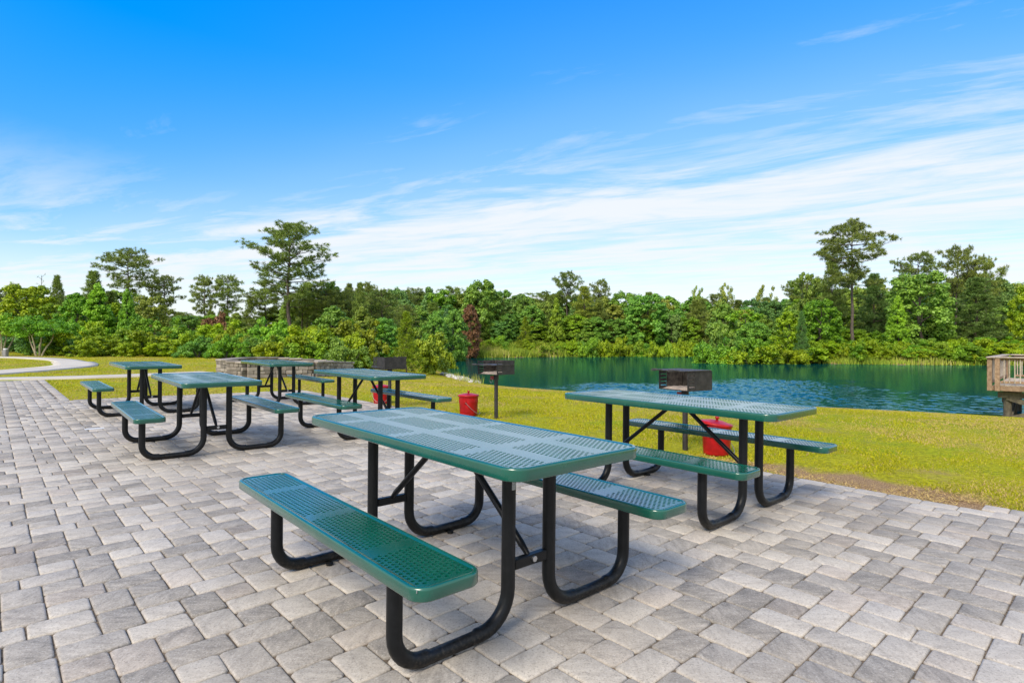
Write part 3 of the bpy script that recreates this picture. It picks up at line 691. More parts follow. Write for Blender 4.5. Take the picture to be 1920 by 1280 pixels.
# ------------------------------------------------------------------ pedestal grills
def make_grill(grate_z):
    r = empty('charcoal_grill'); W, D, H = .44, .38, .215; Z0 = .70; th = .005
    mb = MB(); mb.tube([(0, 0, -.15), (0, 0, Z0-.03)], .030, 14); mb.build('post', GRILL, r)
    mb = MB(); mb.tube([(0, 0, Z0-.09), (0, 0, Z0-.002)], .041, 14); mb.build('post_collar', GRILL, r)
    mb = MB()     # firebox: floor, back and two slotted sides; open front faces -y
    mb.box((0, 0, Z0+th/2), (W, D, th)); mb.box((0, D/2-th/2, Z0+H/2+th/2), (W, th, H-th))
    for sx in (-1, 1):
        x = sx*(W/2-th/2); mb.box((x, .055, Z0+H/2+th/2), (th, D-.11-th*2-.002, H-th))
        n = 5; hh = (H-th)/n
        for k in range(n): mb.box((x+sx*(.003 if k % 2 else 0), -D/2+.066, Z0+th+hh*(k+.42)), (th, .085, hh*.70))
        mb.box((x, -D/2+.0115, Z0+H/2+th/2), (th, .023, H-th))
    mb.build('firebox', GRILL, r)
    mb = MB(); mb.box((0, D/2-th-.0025, Z0+H/2+.004), (W-.014, .003, H-.02)); mb.box((0, 0, Z0+th+.0015), (W-.014, D-.02, .003)); mb.box((-W/2+th+.0025, .05, Z0+H/2+.004), (.003, D-.14, H-.02)); mb.build('soot_liner', SOOT, r)
    V, f = [], []; nx_, ny_ = 9, 8
    for i in range(nx_):
        for j in range(ny_):
            x, y = -.19+.38*i/(nx_-1), -.165+.31*j/(ny_-1); e = min(i, nx_-1-i, j, ny_-1-j)
            V.append((x, y, Z0+th+.004+(0 if e == 0 else .018+.016*random.random())))
    for i in range(nx_-1):
        for j in range(ny_-1): f.append((i*ny_+j, (i+1)*ny_+j, (i+1)*ny_+j+1, i*ny_+j+1))
    mb = MB(); mb.add(V, f, True); mb.build('ash_bed', ASH, r)
    g = MB(); gz_ = Z0+grate_z
    x0, x1, y0, y1 = -W/2-.035, W/2+.012, -D/2-.05, D/2-.03
    for y in (y0, y1): g.tube([(x0, y, gz_), (x1, y, gz_)], .006, 6)
    n = 19
    for k in range(n):
        x = x0+(x1-x0)*k/(n-1); g.tube([(x, y0, gz_+.002), (x, y1, gz_+.002)], .0052, 5)
    gr = g.build('cooking_grate', GRATE, r)
    for sx in (-.6, .6):
        h = MB(); xx = sx*W/2
        h.tube([(xx, y0+.02, gz_+.008), (xx, y0-.07, gz_+.008)], .005, 6)
        pts = [(xx+.013*cos(a), y0-.075-.018*a/6.28, gz_+.008+.013*sin(a)) for a in np.linspace(0, 6.28*4, 33)]
        h.tube(pts, .0035, 5); h.build('coil_handle', GRATE, gr)
    mb = MB(); mb.box((-.045, -.045, Z0-.058), (.055, .012, .06), Matrix.Rotation(R(45), 3, 'Z'), .002); tg = mb.build('tag', REDTAG, r)
    mb = MB(); mb.tube([(-.05+.034*cos(a), -.05-.01, Z0-.10+.034*sin(a)) for a in np.linspace(0, 6.28, 15)], .003, 5); mb.build('wire_ring', WIRE, tg)
    return r
GGR = 'pedestal charcoal grills along the lawn edge'
for (x, y, rz, gz_, lb) in ((1.97, 6.52, R(-61), .221, 'charcoal grill behind the right picnic table, grate level with its rim'),
                            (-.25, 9.03, R(-45), .150, 'middle charcoal grill on a dark post beside the red can, grate lowered inside the box'),
                            (-2.19, 10.27, R(-136), .030, 'farthest charcoal grill, its closed back and slotted side turned to us')):
    g = make_grill(gz_); g.location = (x, y, float(gz(x, y))); g.rotation_euler = (0, 0, rz); tag(g, lb, 'grill', GGR)

# ------------------------------------------------------------------ red ash cans
def make_can(lid_tilt=0., bail=1):
    r = empty('ash_can'); rb, rt_, H = .140, .160, .300
    prof = [(0, 0), (rb-.006, 0), (rb, .006), (rb+.001, .02)]
    for k in range(1, 12):
        z = .02+(H-.035)*k/12; rr = rb+(rt_-rb)*z/H; prof.append((rr+(.0035 if k in (8, 9) else 0)+(.002 if k in (2,) else 0), z))
    prof += [(rt_, H-.012), (rt_+.006, H-.008), (rt_+.006, H), (rt_-.004, H), (rt_-.008, H-.02), (rb-.008, .01), (0, .01)]
    mb = MB(); mb.lathe(prof, 32); mb.build('can_body', RED, r)
    mb = MB(); mb.lathe([(rt_+.012, -.016), (rt_+.014, -.002), (rt_+.010, .005), (rt_-.02, .010), (.07, .026), (.03, .030), (0, .031)], 32)
    lid = mb.build('lid', RED, r, (0, 0, H+.006)); lid.rotation_euler = (lid_tilt, lid_tilt*.4, 0); lid.location.z += abs(lid_tilt)*.10
    mb = MB(); mb.lathe([(.0, .0), (.012, 0), (.012, .012), (.024, .020), (.024, .032), (.012, .037), (0, .038)], 14); mb.build('lid_knob', RED, lid, (0, 0, .029))
    for s in (-1, 1):
        mb = MB(); mb.box((s*(rt_+.002), 0, H*.70), (.022, .034, .044), None, .004); mb.build('handle_lug', RED, r)
    pts = [((rt_+.012)*cos(t), -(rt_+.03)*sin(t)*.96-.004, H*.70-.185*sin(t)) for t in np.linspace(0, pi, 21)]
    mb = MB(); mb.tube(pts, .0032, 6); mb.build('bail_handle', WIRE, r)
    return r
CGR = 'red metal ash cans beside the grills'
for (x, y, rz, tilt, lb) in ((-.71, 9.36, R(75), 0., 'red metal ash can with its lid shut, beside the middle grill'),
                             (2.27, 6.36, R(50), R(7), 'red ash can with a tilted lid behind the right picnic table'),
                             (-2.50, 10.95, R(10), 0., 'farthest red ash can, half hidden behind the middle table and its bench')):
    c = make_can(tilt); c.location = (x, y, float(gz(x, y))+.004); c.rotation_euler = (0, 0, rz); c.scale = (1.0, 1.0, 1.08); tag(c, lb, 'ash can', CGR)

# ------------------------------------------------------------------ stone seat wall
def seat_wall():
    r = empty('seat_wall', (-7.6, 19.7, 0)); tag(r, 'low ring of stacked stone blocks forming a seat wall on the lawn', 'wall')
    ox, oy = r.location.x, r.location.y
    runs = [[(-8.62, 17.55), (-7.95, 17.18), (-6.35, 18.25), (-5.82, 20.6)], [(-8.95, 18.35), (-9.62, 18.95), (-9.7, 20.6), (-8.9, 21.7), (-6.9, 22.2)]]
    cm = {}
    def blk(wd):
        k = round(wd, 2)
        if k not in cm:
            ms = []
            for v_ in range(3):
                mb = MB(); mb.box((0, 0, 0), (k-.010, .30+.02*v_, .106), None, .012)
                me = mb.mesh('block'); co = np.empty(len(me.vertices)*3, np.float32); me.vertices.foreach_get('co', co); co += rng.normal(0, .004, len(co)); me.vertices.foreach_set('co', co); ms.append(me)
            cm[k] = ms
        return random.choice(cm[k])
    for pts in runs:
        for (a, b) in zip(pts[:-1], pts[1:]):
            a, b = np.array(a), np.array(b); l = np.linalg.norm(b-a); d = (b-a)/l; ang = math.atan2(d[1], d[0])
            for c in range(4):
                s = 0. if c % 2 == 0 else -.12
                while s < l-.02:
                    wd = random.choice((.15, .2, .3)); s0, s1 = max(s, 0), min(s+wd, l)
                    if s1-s0 > .05:
                        m = a+d*(s0+s1)/2; z = float(gz(*m))+.055+.112*c
                        o = link('block', blk(s1-s0), STONE, r, (m[0]-ox, m[1]-oy, z)); o.rotation_euler = (0, 0, ang)
                    s += wd
            s = 0.
            while s < l-.02:
                wd = min(.45, l-s); m = a+d*(s+wd/2); z = float(gz(*m))+.475
                mb = MB(); mb.box((0, 0, 0), (wd-.006, .37, .058), None, .010); o = mb.build('cap_stone', STONE, r, (m[0]-ox, m[1]-oy, z)); o.rotation_euler = (0, 0, ang); s += wd
seat_wall()

# ------------------------------------------------------------------ timber pier
def pier():
    A = np.array((16.92, 20.15)); e1 = np.array((cos(R(45)), sin(R(45)))); e2 = np.array((sin(R(45)), -cos(R(45)))); L1, L2 = 5.4, 4.6; ZD = -.28; ZR = .70
    r = empty('pier', (A[0], A[1], ZD)); r.rotation_euler = (0, 0, R(45)); tag(r, 'weathered timber pier platform with railing standing over the pond edge', 'pier')
    # local: x along e1 (away), y = -e2 (so -y runs to the right, towards the viewer); z from deck level
    def add(name, mat, *boxes):
        mb = MB()
        for c, d in boxes: mb.box(c, d, None, .006)
        return mb.build(name, mat, r)
    n = int(L2/.145)
    for k in range(n): add('deck_board', WOODPALE, ((L1/2, -.08-k*.145, -.019), (L1, .139, .038)))
    for (c, d) in (((L1/2, .02, -.125), (L1+.08, .04, .17)), ((-.02, -L2/2, -.125), (.04, L2, .17)), ((L1+.02, -L2/2, -.125), (.04, L2, .17))): add('rim_joist', WOOD, (c, d))
    H = ZR-ZD
    for (x, y) in ((-.06, .09), (-.09, -.12), (L1+.05, .05), (L1/2, .10), (-.09, -2.3), (-.09, -4.5), (L1+.09, -2.3), (L1+.09, -4.5)): add('railing_post', WOOD, ((x, y, H/2-.12), (.135, .135, H+.18)))
    for (c, d) in (((L1/2, .05, H-.02), (L1+.44, .26, .04)), ((-.06, -L2/2-.09, H-.0195), (.26, L2, .039)), ((L1+.06, -L2/2-.09, H-.0195), (.26, L2, .039))): add('railing_cap', WOODPALE, (c, d))
    for z_, h_ in ((H-.09, .09), (.10, .09)):
        add('rail', WOOD, ((L1/2, .035, z_), (L1-.1, .036, h_))); add('rail', WOOD, ((-.035, -L2/2-.1, z_), (.036, L2-.2, h_))); add('rail', WOOD, ((L1+.035, -L2/2-.1, z_), (.036, L2-.2, h_)))
    for k in range(int(L1/.14)): add('baluster', WOODPALE, ((.14+k*.14, .071, H/2-.0), (.034, .034, H-.14)))
    for k in range(int(L2/.14)-1):
        add('baluster', WOODPALE, ((-.071, -.30-k*.14, H/2-.0), (.034, .034, H-.14))); add('baluster', WOODPALE, ((L1+.071, -.30-k*.14, H/2-.0), (.034, .034, H-.14)))
    def pile(x, y): mb = MB(); mb.tube([(x, y, -2.6), (x, y, -.21)], .12, 12); mb.build('piling', PILE, r)
    for x in (.45, L1*.5, L1-.4):
        for y in (-.35, -2.3, -4.3): pile(x, y)
    def brace(a, b, w_=.05, h_=.16): mb = MB(); mb.bar(a, b, w_, h_); mb.build('cross_brace', PILE, r)
    brace((.30, -.35, -.45), (.30, -2.3, -1.15)); brace((.30, -2.3, -.45), (.30, -.35, -1.22)); brace((.32, -.2, -1.18), (.32, -4.4, -1.18)); brace((.28, -.1, -.36), (.28, -4.5, -.36), .06, .2)
    brace((.45, -.22, -.5), (L1*.5, -.22, -1.2)); brace((.45, -.48, -1.1), (L1*.5, -.48, -.45))
pier()

# ------------------------------------------------------------------ small things
mb = MB(); mb.box((0, 0, .0), (.21, .11, .006), None, .002)
x, y = -5.50, 7.55
cov = mb.build('cover_plate', WHITE, None, (x, y, float(plane(x, y))+.004)); cov.rotation_euler = (0, 0, R(40)); tag(cov, 'small pale plate lying flat on the pavers left of the bench', 'plate')
stand_in = empty('white_stand_in', (-28.55, 32.3, float(gz(-28.55, 32.3)))); tag(stand_in, 'small white upright object by the trunks of the leftmost tree', 'unidentified object')  # plain box standing in for an unidentified white object beyond the tree
mb = MB(); mb.box((0, 0, .18), (.22, .22, .36), None, .03); mb.build('stand_in_body', simple('grey_box', (.25, .25, .26), .6), stand_in)
mb = MB(); mb.box((0, 0, .40), (.20, .2, .10), None, .04); mb.build('stand_in_cap', WHITE, stand_in)
def rocks():
    for k in range(34):
        t = rng.random(); x = -5.4+2.9*t+rng.normal(0, .22); y = 46.6-8.2*t+rng.normal(0, .5)
        s = rng.uniform(.22, .5)
        mb = MB(); u8 = [(sin(p)*cos(a), sin(p)*sin(a), cos(p)) for p in (.5, 1.15, 1.9, 2.6) for a in np.linspace(0, 2*pi, 7)[:-1]]
        vs = [Vector(q)*(1+random.uniform(-.22, .22)) for q in u8]
        fs = [(i*6+e, (i+1)*6+e, (i+1)*6+(e+1) % 6, i*6+(e+1) % 6) for i in range(3) for e in range(6)]+[tuple(range(6))[::-1][::-1], tuple(range(18, 24))[::-1]]
        mb.add([(q.x*s, q.y*s*.8, q.z*s*.55) for q in vs], fs)
        o = mb.build('rock', ROCK, None, (x, y, float(gz(x, y))+s*.15)); o.rotation_euler = (0, 0, random.random()*6); tag(o, 'pale boulder in the heap of riprap rocks at the near pond shore', 'rock', 'riprap rocks on the pond shore')
rocks()

# ------------------------------------------------------------------ vegetation prototypes
def leaves(C, Rr, n_per, size, up=.45, flat=1., seed=1, shell=.42, aspect=.62):
    """leaf-sized quads spread through clumps C (k,3) with radii Rr (k,)"""
    g = np.random.default_rng(seed); k = len(C); n = k*n_per
    ci = np.repeat(np.arange(k), n_per)
    d = g.normal(size=(n, 3)); d /= np.linalg.norm(d, axis=1)[:, None]
    rad = (shell+(1-shell)*g.random(n))*g.uniform(.75, 1.15, n)
    P = C[ci]+d*np.array((1, 1, flat))*(Rr[ci]*rad)[:, None]
    nrm = d*.9+np.array((0, 0, up+.15))+g.normal(0, .45, (n, 3)); nrm /= np.linalg.norm(nrm, axis=1)[:, None]
    t = np.cross(nrm, g.normal(size=(n, 3))); t /= np.linalg.norm(t, axis=1)[:, None]; b = np.cross(nrm, t)
    s = size*g.uniform(.6, 1.35, n)[:, None]
    V = np.stack([P-t*s*.5, P-b*s*.5*aspect+nrm*s*.08, P+t*s*.5, P+b*s*.5*aspect+nrm*s*.08], 1).reshape(-1, 3)
    cv = g.normal(0, .16, k)[ci]; v = np.clip(.5+cv+g.normal(0, .2, n), 0, 1)
    return V, np.arange(4*n).reshape(-1, 4), np.repeat(v, 4)
def needles(T, D, n_per, ln, wd, seed=1):
    """needle tufts: thin blades radiating from points T around direction D"""
    g = np.random.default_rng(seed); k = len(T); n = k*n_per; ti = np.repeat(np.arange(k), n_per)
    d = D[ti]*.75+g.normal(0, .75, (n, 3))+np.array((0, 0, .15)); d /= np.linalg.norm(d, axis=1)[:, None]
    s = np.cross(d, g.normal(size=(n, 3))); s /= np.linalg.norm(s, axis=1)[:, None]
    l = (ln*g.uniform(.65, 1.2, n))[:, None]; P = T[ti]
    V = np.stack([P-s*wd*.5, P+s*wd*.5, P+d*l+s*wd*.25, P+d*l-s*wd*.25], 1).reshape(-1, 3)
    v = np.clip(.48+g.normal(0, .2, k)[ti]+g.normal(0, .14, n), 0, 1)
    return V, np.arange(4*n).reshape(-1, 4), np.repeat(v, 4)
def trunk_mesh(segs, name='trunk'):
    mb = MB()
    for pts, r0, r1 in segs:
        m = len(pts); mb.tube(pts, [r0+(r1-r0)*i/(m-1) for i in range(m)], 7, True)
    return mb.mesh(name)
PROTO = {}
def proto(name, H, W, crown, trunk, bark): PROTO[name] = dict(H=H, W=W, crown=crown, trunk=trunk, bark=bark)
def wob(p0, p1, n, a, g): 
    p0, p1 = np.array(p0, float), np.array(p1, float); return [tuple(p0+(p1-p0)*t+(g.normal(0, a, 3)*(0 if t in (0,) else 1))) for t in np.linspace(0, 1, n)]
def broadleaf(name, prof, seed, ncl=180, per=150, size=.31, H=10., W=7.):
    g = np.random.default_rng(seed); C, Rr = [], []
    while len(C) < ncl:
        z = g.random(); r = prof(z)
        if r <= 0: continue
        if g.random() > r+.25: continue
        # clumps crowd towards the outside of the crown, where leaves get light
        a = g.random()*2*pi; q = np.sqrt(g.uniform(.45, 1)); lump = 1+.16*sin(3*a+seed)+.10*sin(7*z*3+a*2)
        C.append((W/2*.86*r*q*cos(a)*lump, W/2*.86*r*q*sin(a)*lump, z*H*.94)); Rr.append(g.uniform(.32, .85)*(.6+.5*r))
    C, Rr = np.array(C), np.array(Rr); V, f, v = leaves(C, Rr, per, size, seed=seed, flat=.75)
    segs = [(wob((0, 0, -.4), (.2, 0, H*.8), 7, .12, g), .20, .05)]
    for k in range(8):
        i = g.integers(len(C)); zz = min(C[i][2]*.6, H*.6); segs.append((wob((.05, 0, zz), C[i], 4, .1, g), .09, .02))
    proto(name, H, W, mesh_np('crown', V, [f], {'v': v}), trunk_mesh(segs), DARKBARK)
broadleaf('round', lambda z: max(0, 1-abs((z-.52)/.55)**2.2)**.6, 11)
broadleaf('oval', lambda z: max(0, 1-abs((z-.45)/.58)**2)**.7*(1 if z < .5 else 1-.25*(z-.5)), 12)
broadleaf('cone', lambda z: max(0., (1-z)**.72*min(1, (z+.12)*3.2)), 13, W=6)
broadleaf('ragged', lambda z: max(0, (1-abs((z-.55)/.5)**2))**.5*(.65+.35*sin(z*17)), 14, ncl=80)
broadleaf('sparse', lambda z: max(0, (1-abs((z-.7)/.34)**2))**.5 if z > .38 else .0, 15, ncl=34, per=90)
def shrub(name, seed, H=3., W=3.6, ncl=76, per=170, size=.18, ptop=2.0):
    g = np.random.default_rng(seed); C, Rr = [], []
    nb = 7; cents = [(g.normal(0, W*.2), g.normal(0, W*.2), g.uniform(.5, .95)) for _ in range(nb)]
    while len(C) < ncl:
        cx, cy, hh = cents[g.integers(nb)]; z = g.random()**.8; r = (max(0, 1-z**ptop))**.5; a = g.random()*2*pi; q = np.sqrt(g.uniform(.1, 1))*r*W*.27
        C.append((cx+q*cos(a), cy+q*sin(a), .12+z*hh*H*.92)); Rr.append(g.uniform(.22, .46))
    C, Rr = np.array(C), np.array(Rr); V, f, v = leaves(C, Rr, per, size, up=.6, seed=seed, flat=.85)
    segs = [(wob((g.normal(0, .15), g.normal(0, .15), -.2), (c[0], c[1], c[2]*H*.8), 5, .05, g), .04, .01) for c in cents]
    proto(name, H, W, mesh_np('foliage', V, [f], {'v': v}), trunk_mesh(segs, 'stems'), DARKBARK)
shrub('shrub_a', 21); shrub('shrub_b', 22, ptop=1.3); shrub('shrub_c', 23, H=3.4, W=3.0, ptop=1.2)
shrub('low_a', 24, H=2., W=3.6, ncl=60, per=150, size=.16); shrub('low_b', 25, H=2., W=3.2, ncl=56, per=150, size=.16)
def pine(name, seed, H, W, z0, prof, nbr, pads, padr, tuft_n, per, ln, wd, lean=.0, elev=(.1, .5), bark=None, rt=.22):
    g = np.random.default_rng(seed); segs = []; ax = wob((0, 0, -.4), (lean, lean*.3, H*.985), 10, H*.006, g); segs.append((ax, rt, .035))
    axa = np.array(ax); T, D = [], []
    def axis_at(z): 
        i = np.searchsorted(axa[:, 2], z); i = min(max(i, 1), len(axa)-1); a, b = axa[i-1], axa[i]; return a+(b-a)*((z-a[2])/(b[2]-a[2]))
    for k in range(nbr):
        t = z0+(1-z0)*((k+g.random())/nbr); r = prof((t-z0)/(1-z0))*W/2*g.uniform(.65, 1.12)
        if r < .12: r = .12
        az = k*2.4+g.normal(0, .35); el = g.uniform(*elev)*(.4+.6*t); p0 = axis_at(t*H*.97); p1 = p0+np.array((cos(az)*r, sin(az)*r, r*el))
        mid = (p0+p1)/2+np.array((0, 0, -r*.06)); segs.append(([tuple(p0), tuple(mid), tuple(p1)], max(.018, .012+.018*r), .012))
        npad = max(2, int(round(pads*(.4+.8*r/(W/2)))))
        for e in range(npad):
            s_ = .40+.62*(e+.5*g.random())/max(1, npad-1) if npad > 1 else 1.; side = g.normal(0, .17*r+.08)
            c = p0+(p1-p0)*min(s_, 1.04)+np.array((-sin(az)*side, cos(az)*side, g.uniform(.02, .14)*(1+.5*r)))
            pr = padr*g.uniform(.75, 1.25); segs.append(([tuple(p0+(p1-p0)*min(s_*.92, 1)), tuple(c)], .014, .007))
            for _ in range(tuft_n):
                dv = g.normal(size=3); dv /= np.linalg.norm(dv); q = c+dv*np.array((pr, pr, pr*.5))*g.random()**.4; T.append(q)
                dd = dv*np.array((1, 1, .7))+np.array((cos(az)*.25, sin(az)*.25, .45)); D.append(dd/np.linalg.norm(dd))
    T, D = np.array(T), np.array(D); V, f, v = needles(T, D, per, ln, wd, seed)
    proto(name, H, W, mesh_np('crown', V, [f], {'v': v}), trunk_mesh(segs), bark or BARK)
rnd_crown = lambda t: (1-abs((t-.42)/.62)**2.3) if t < 1 else 0
pine('tall_pine_a', 31, 13.5, 6.6, .34, lambda t: .62+t*.85 if t < .42 else max(.06, (1-((t-.42)/.60)**2.4)), 54, 4.2, .46, 9, 20, .27, .034, .1, (.25, .75), rt=.19)
pine('tall_pine_b', 32, 18., 8.8, .50, lambda t: (.62+.25*sin(t*21)) if t < .35 else max(.10, 1.0*(1-max(0, (t-.62)/.40)**2)), 40, 4.6, .60, 10, 20, .36, .044, .2, (.0, .30), rt=.25)
pine('pine_c', 33, 12., 5.6, .45, lambda t: max(.1, 1-((t-.45)/.6)**2), 34, 3.6, .50, 8, 17, .32, .046)
pine('pine_d', 34, 12., 6.5, .55, lambda t: max(.12, (1-((t-.5)/.56)**2)), 30, 4., .55, 8, 18, .32, .046, .3, (.1, .6))
pine('young_pine', 35, 8., 4.6, .04, lambda t: max(.04, (1-t)**.85), 70, 3., .30, 7, 15, .30, .042, 0, (.3, .8), rt=.10)
pine('pine_e', 37, 13., 6.5, .58, lambda t: (.45+.5*abs(sin(t*13))) if t < .4 else max(.12, (1-((t-.5)/.54)**2)), 34, 3.8, .48, 8, 18, .30, .042, .2, (.05, .6))
pine('dense_pine', 36, 12., 7., .12, lambda t: max(.08, (1-t**1.7)*(.8+.2*sin(t*23))), 66, 3.6, .52, 8, 16, .34, .050, 0, (.1, .5), rt=.18)
def crape():
    g = np.random.default_rng(41); segs = []; C, Rr = [], []
    for k, (ax_, ay_) in enumerate(((-.55, .1), (-.2, -.3), (.05, .25), (.2, -.1), (.75, .1))):
        p = wob((ax_*.22, ay_*.2, -.2), (ax_*1.25, ay_*1.2, 2.0), 5, .03, g); segs.append((p, .075, .04))
        for e in range(3): q = np.array(p[-1])+np.array((g.normal(0, .45), g.normal(0, .45), g.uniform(.5, 1.3))); segs.append((wob(p[-1], q, 3, .03, g), .035, .012)); C.append(q); Rr.append(.6)
    for _ in range(60):
        a = g.random()*2*pi; rr = np.sqrt(g.random())*1.75; z = 2.0+1.9*g.random()*(1-(rr/1.9)**2*.5); C.append((rr*cos(a), rr*sin(a), z)); Rr.append(g.uniform(.28, .5))
    V, f, v = leaves(np.array(C), np.array(Rr), 110, .15, seed=41, flat=.6); proto('crape', 4.2, 3.9, mesh_np('crown', V, [f], {'v': v}), trunk_mesh(segs), PALEBARK)
crape()
def snag():
    g = np.random.default_rng(42); segs = [(wob((0, 0, -.3), (.1, 0, 9), 6, .05, g), .14, .03)]; T, D = [], []
    for k in range(14):
        z = 5+4*k/14; a = k*2.4; q = np.array((cos(a)*.6, sin(a)*.6, z+.3)); segs.append(([(.08, 0, z), tuple(q)], .03, .01)); T.append(q); D.append(np.array((cos(a), sin(a), .4)))
    V, f, v = needles(np.array(T), np.array(D), 8, .3, .03, 3); proto('snag', 9., 1.6, mesh_np('crown', V, [f], {'v': v}), trunk_mesh(segs), DARKBARK)
snag()

NAME = {'round': 'broadleaf_tree', 'oval': 'broadleaf_tree', 'cone': 'broadleaf_tree', 'ragged': 'broadleaf_tree', 'sparse': 'broadleaf_tree', 'crape': 'crape_myrtle', 'snag': 'dead_tree'}
def plant(kind, u, topv, wpx, d, mat, label, group=None, cat=None, rot=None, sink=0.):
    """a plant whose crown top stands on the sight line (u, topv) at distance d"""
    p = PROTO[kind]; x = (u-960)/F*d; z = float(gz(x, d))-sink; top = CAMH+(640-topv)*d/F; h = max(.5, top-z); wd = wpx*d/F
    nm = NAME.get(kind) or ('shrub' if kind.startswith(('shrub', 'low')) else 'pine_tree')
    o = empty(nm, (x, d, z), random.random()*6.28 if rot is None else rot); sx = wd/p['W']; o.scale = (sx, sx, h/p['H'])
    tag(o, label, cat or ('shrub' if nm == 'shrub' else 'tree'), group)
    bush = nm == 'shrub'
    t = link('stems' if bush else 'trunk', p['trunk'], p['bark'], o)
    c = link('foliage' if bush else 'crown', p['crown'], LEAF['mid'], o); c.material_slots[0].link = 'OBJECT'; c.material_slots[0].material = LEAF[mat]
    return o
# --- trees one can name
plant('tall_pine_a', 541, 417, 152, 52, 'pine', 'tall pine with a round open crown rising alone behind the left lawn', rot=.4)
plant('tall_pine_b', 1598, 411, 122, 77, 'pine', 'tallest pine right of the pond with a bare trunk and flat layered crown', rot=1.0)
plant('pine_e', 240, 466, 98, 58, 'pine', 'flat topped pine rising above the wood at the far left', rot=2.)
plant('pine_c', 383, 516, 54, 60, 'pine', 'left one of two slim pines standing close together left of the tall round pine', rot=1.)
plant('pine_c', 427, 515, 62, 61, 'pine', 'right one of two slim pines standing close together left of the tall round pine', rot=3.)
plant('pine_d', 311, 519, 62, 60, 'pine', 'leaning thin pine between the flat topped pine and the pair of slim pines', rot=4.)
plant('dense_pine', 176, 507, 82, 60, 'pine', 'round dark pine just left of the flat topped pine', rot=1.)
plant('young_pine', 108, 517, 46, 55, 'pine', 'spiky young pine top between two yellow green trees at the far left')
plant('snag', 77, 515, 14, 55, 'dark', 'thin bare treetop at the far left behind the yellow green tree', cat='dead tree')
plant('round', 52, 527, 100, 45, 'yellow', 'large yellow green tree with a broad round crown at the far left')
plant('ragged', 2, 532, 60, 50, 'grey', 'grey green feathery tree at the left end of the wood')
plant('cone', 184, 524, 76, 42, 'bright', 'bright green pointed tree below the flat topped pine')
plant('cone', 238, 535, 46, 41, 'bright', 'narrow bright green pointed tree right of the bigger pointed one')
plant('oval', 143, 545, 70, 42, 'bright', 'bright green tree left of the pointed ones')
plant('round', 282, 548, 66, 46, 'olive', 'olive green tree behind the shrubs, right of the pointed trees')
plant('crape', 72, 588, 96, 33.5, 'bright', 'small tree with four pale bare stems at the lawn edge beside the path', rot=.2)
plant('crape', 4, 582, 90, 33.5, 'bright', 'leftmost small tree with pale bare stems, cut by the left edge', rot=1.2)
plant('shrub_c', 270, 592, 52, 38, 'red', 'brownish shrub showing between the yellow shrubs on the left', cat='shrub')
plant('shrub_c', 400, 578, 50, 42, 'red', 'brown leaved shrub behind yellow green shrubs, below the pair of slim pines', cat='shrub')
plant('young_pine', 762, 585, 62, 41, 'youngpine', 'yellow green young pine shaped like a cone at the left end of the pond', rot=.5)
plant('shrub_a', 806, 612, 76, 46, 'youngpine', 'yellow green shrub hanging over the left end of the pond')
plant('shrub_b', 838, 640, 34, 60, 'yellow', 'small yellow shrub at the water where the far shore begins')
plant('cone', 838, 573, 46, 96, 'blue', 'blue green cone shaped tree left of the reddish dead tree')
plant('oval', 881, 567, 50, 98, 'red', 'reddish brown dead tree on the far shore', cat='dead tree', rot=.3)
plant('shrub_c', 684, 640, 42, 36, 'bronze', 'tan dry shrub at the end of the wood behind the far grill')
plant('round', 905, 519, 84, 118, 'mid', 'large green round tree on the skyline right of the reddish dead tree')
plant('pine_d', 1063, 512, 58, 128, 'pine', 'round topped pine sticking up over the middle of the far wood')
plant('pine_d', 1128, 526, 36, 130, 'pine', 'smaller pine top just right of the round topped pine')
plant('dense_pine', 1096, 536, 84, 118, 'olive', 'broad olive pine in the middle of the far wood')
plant('cone', 1043, 553, 40, 112, 'bright', 'light green pointed tree left of the broad olive pine')
plant('young_pine', 985, 594, 34, 107, 'youngpine', 'small yellowish pine on the far bank')
plant('round', 1215, 546, 96, 116, 'mid', 'wide dark green tree whose branches reach the ground across the pond')
plant('sparse', 1310, 531, 34, 128, 'olive', 'leftmost of three thin see through trees on the far skyline')
plant('sparse', 1362, 526, 40, 128, 'olive', 'middle one of three thin see through trees on the far skyline')
plant('sparse', 1437, 529, 44, 122, 'olive', 'rightmost of three thin see through trees on the far skyline')
plant('oval', 1478, 580, 58, 76, 'yellow', 'bright yellow green tree on the right bank with a dark small pine beside it')
plant('young_pine', 1503, 585, 34, 74, 'dark', 'small dark pine touching the yellow green tree on the right bank')
plant('ragged', 1513, 497, 62, 92, 'mid', 'tall green tree left of the tallest right hand pine')
plant('dense_pine', 1560, 482, 84, 88, 'pine', 'dark pine standing behind the trunk of the tallest right hand pine')
plant('dense_pine', 1638, 512, 96, 88, 'dark', 'dark pine right of the trunk of the tallest right hand pine')
plant('round', 1727, 503, 122, 80, 'mid', 'big round mid green tree on the right bank below the spiky pines')
plant('cone', 1683, 548, 52, 77, 'bright', 'green pointed tree left of the big round tree on the right bank')
plant('pine_d', 1725, 477, 74, 94, 'pine', 'pine top showing over the big round tree on the right')
plant('pine_d', 1792, 466, 68, 86, 'pine', 'spiky dark pine right of the big round tree')
plant('pine_c', 1847, 480, 62, 84, 'pine', 'spiky dark pine farthest right of the pair')
plant('dense_pine', 1830, 520, 130, 80, 'dark', 'wide dark pine under the two spiky pines on the right')
plant('round', 1925, 528, 62, 76, 'yellow', 'yellow green tree cut by the right edge behind the pier')
plant('round', 1540, 556, 80, 78.5, 'bright', 'bright green round tree left of the tallest right hand pine trunk')
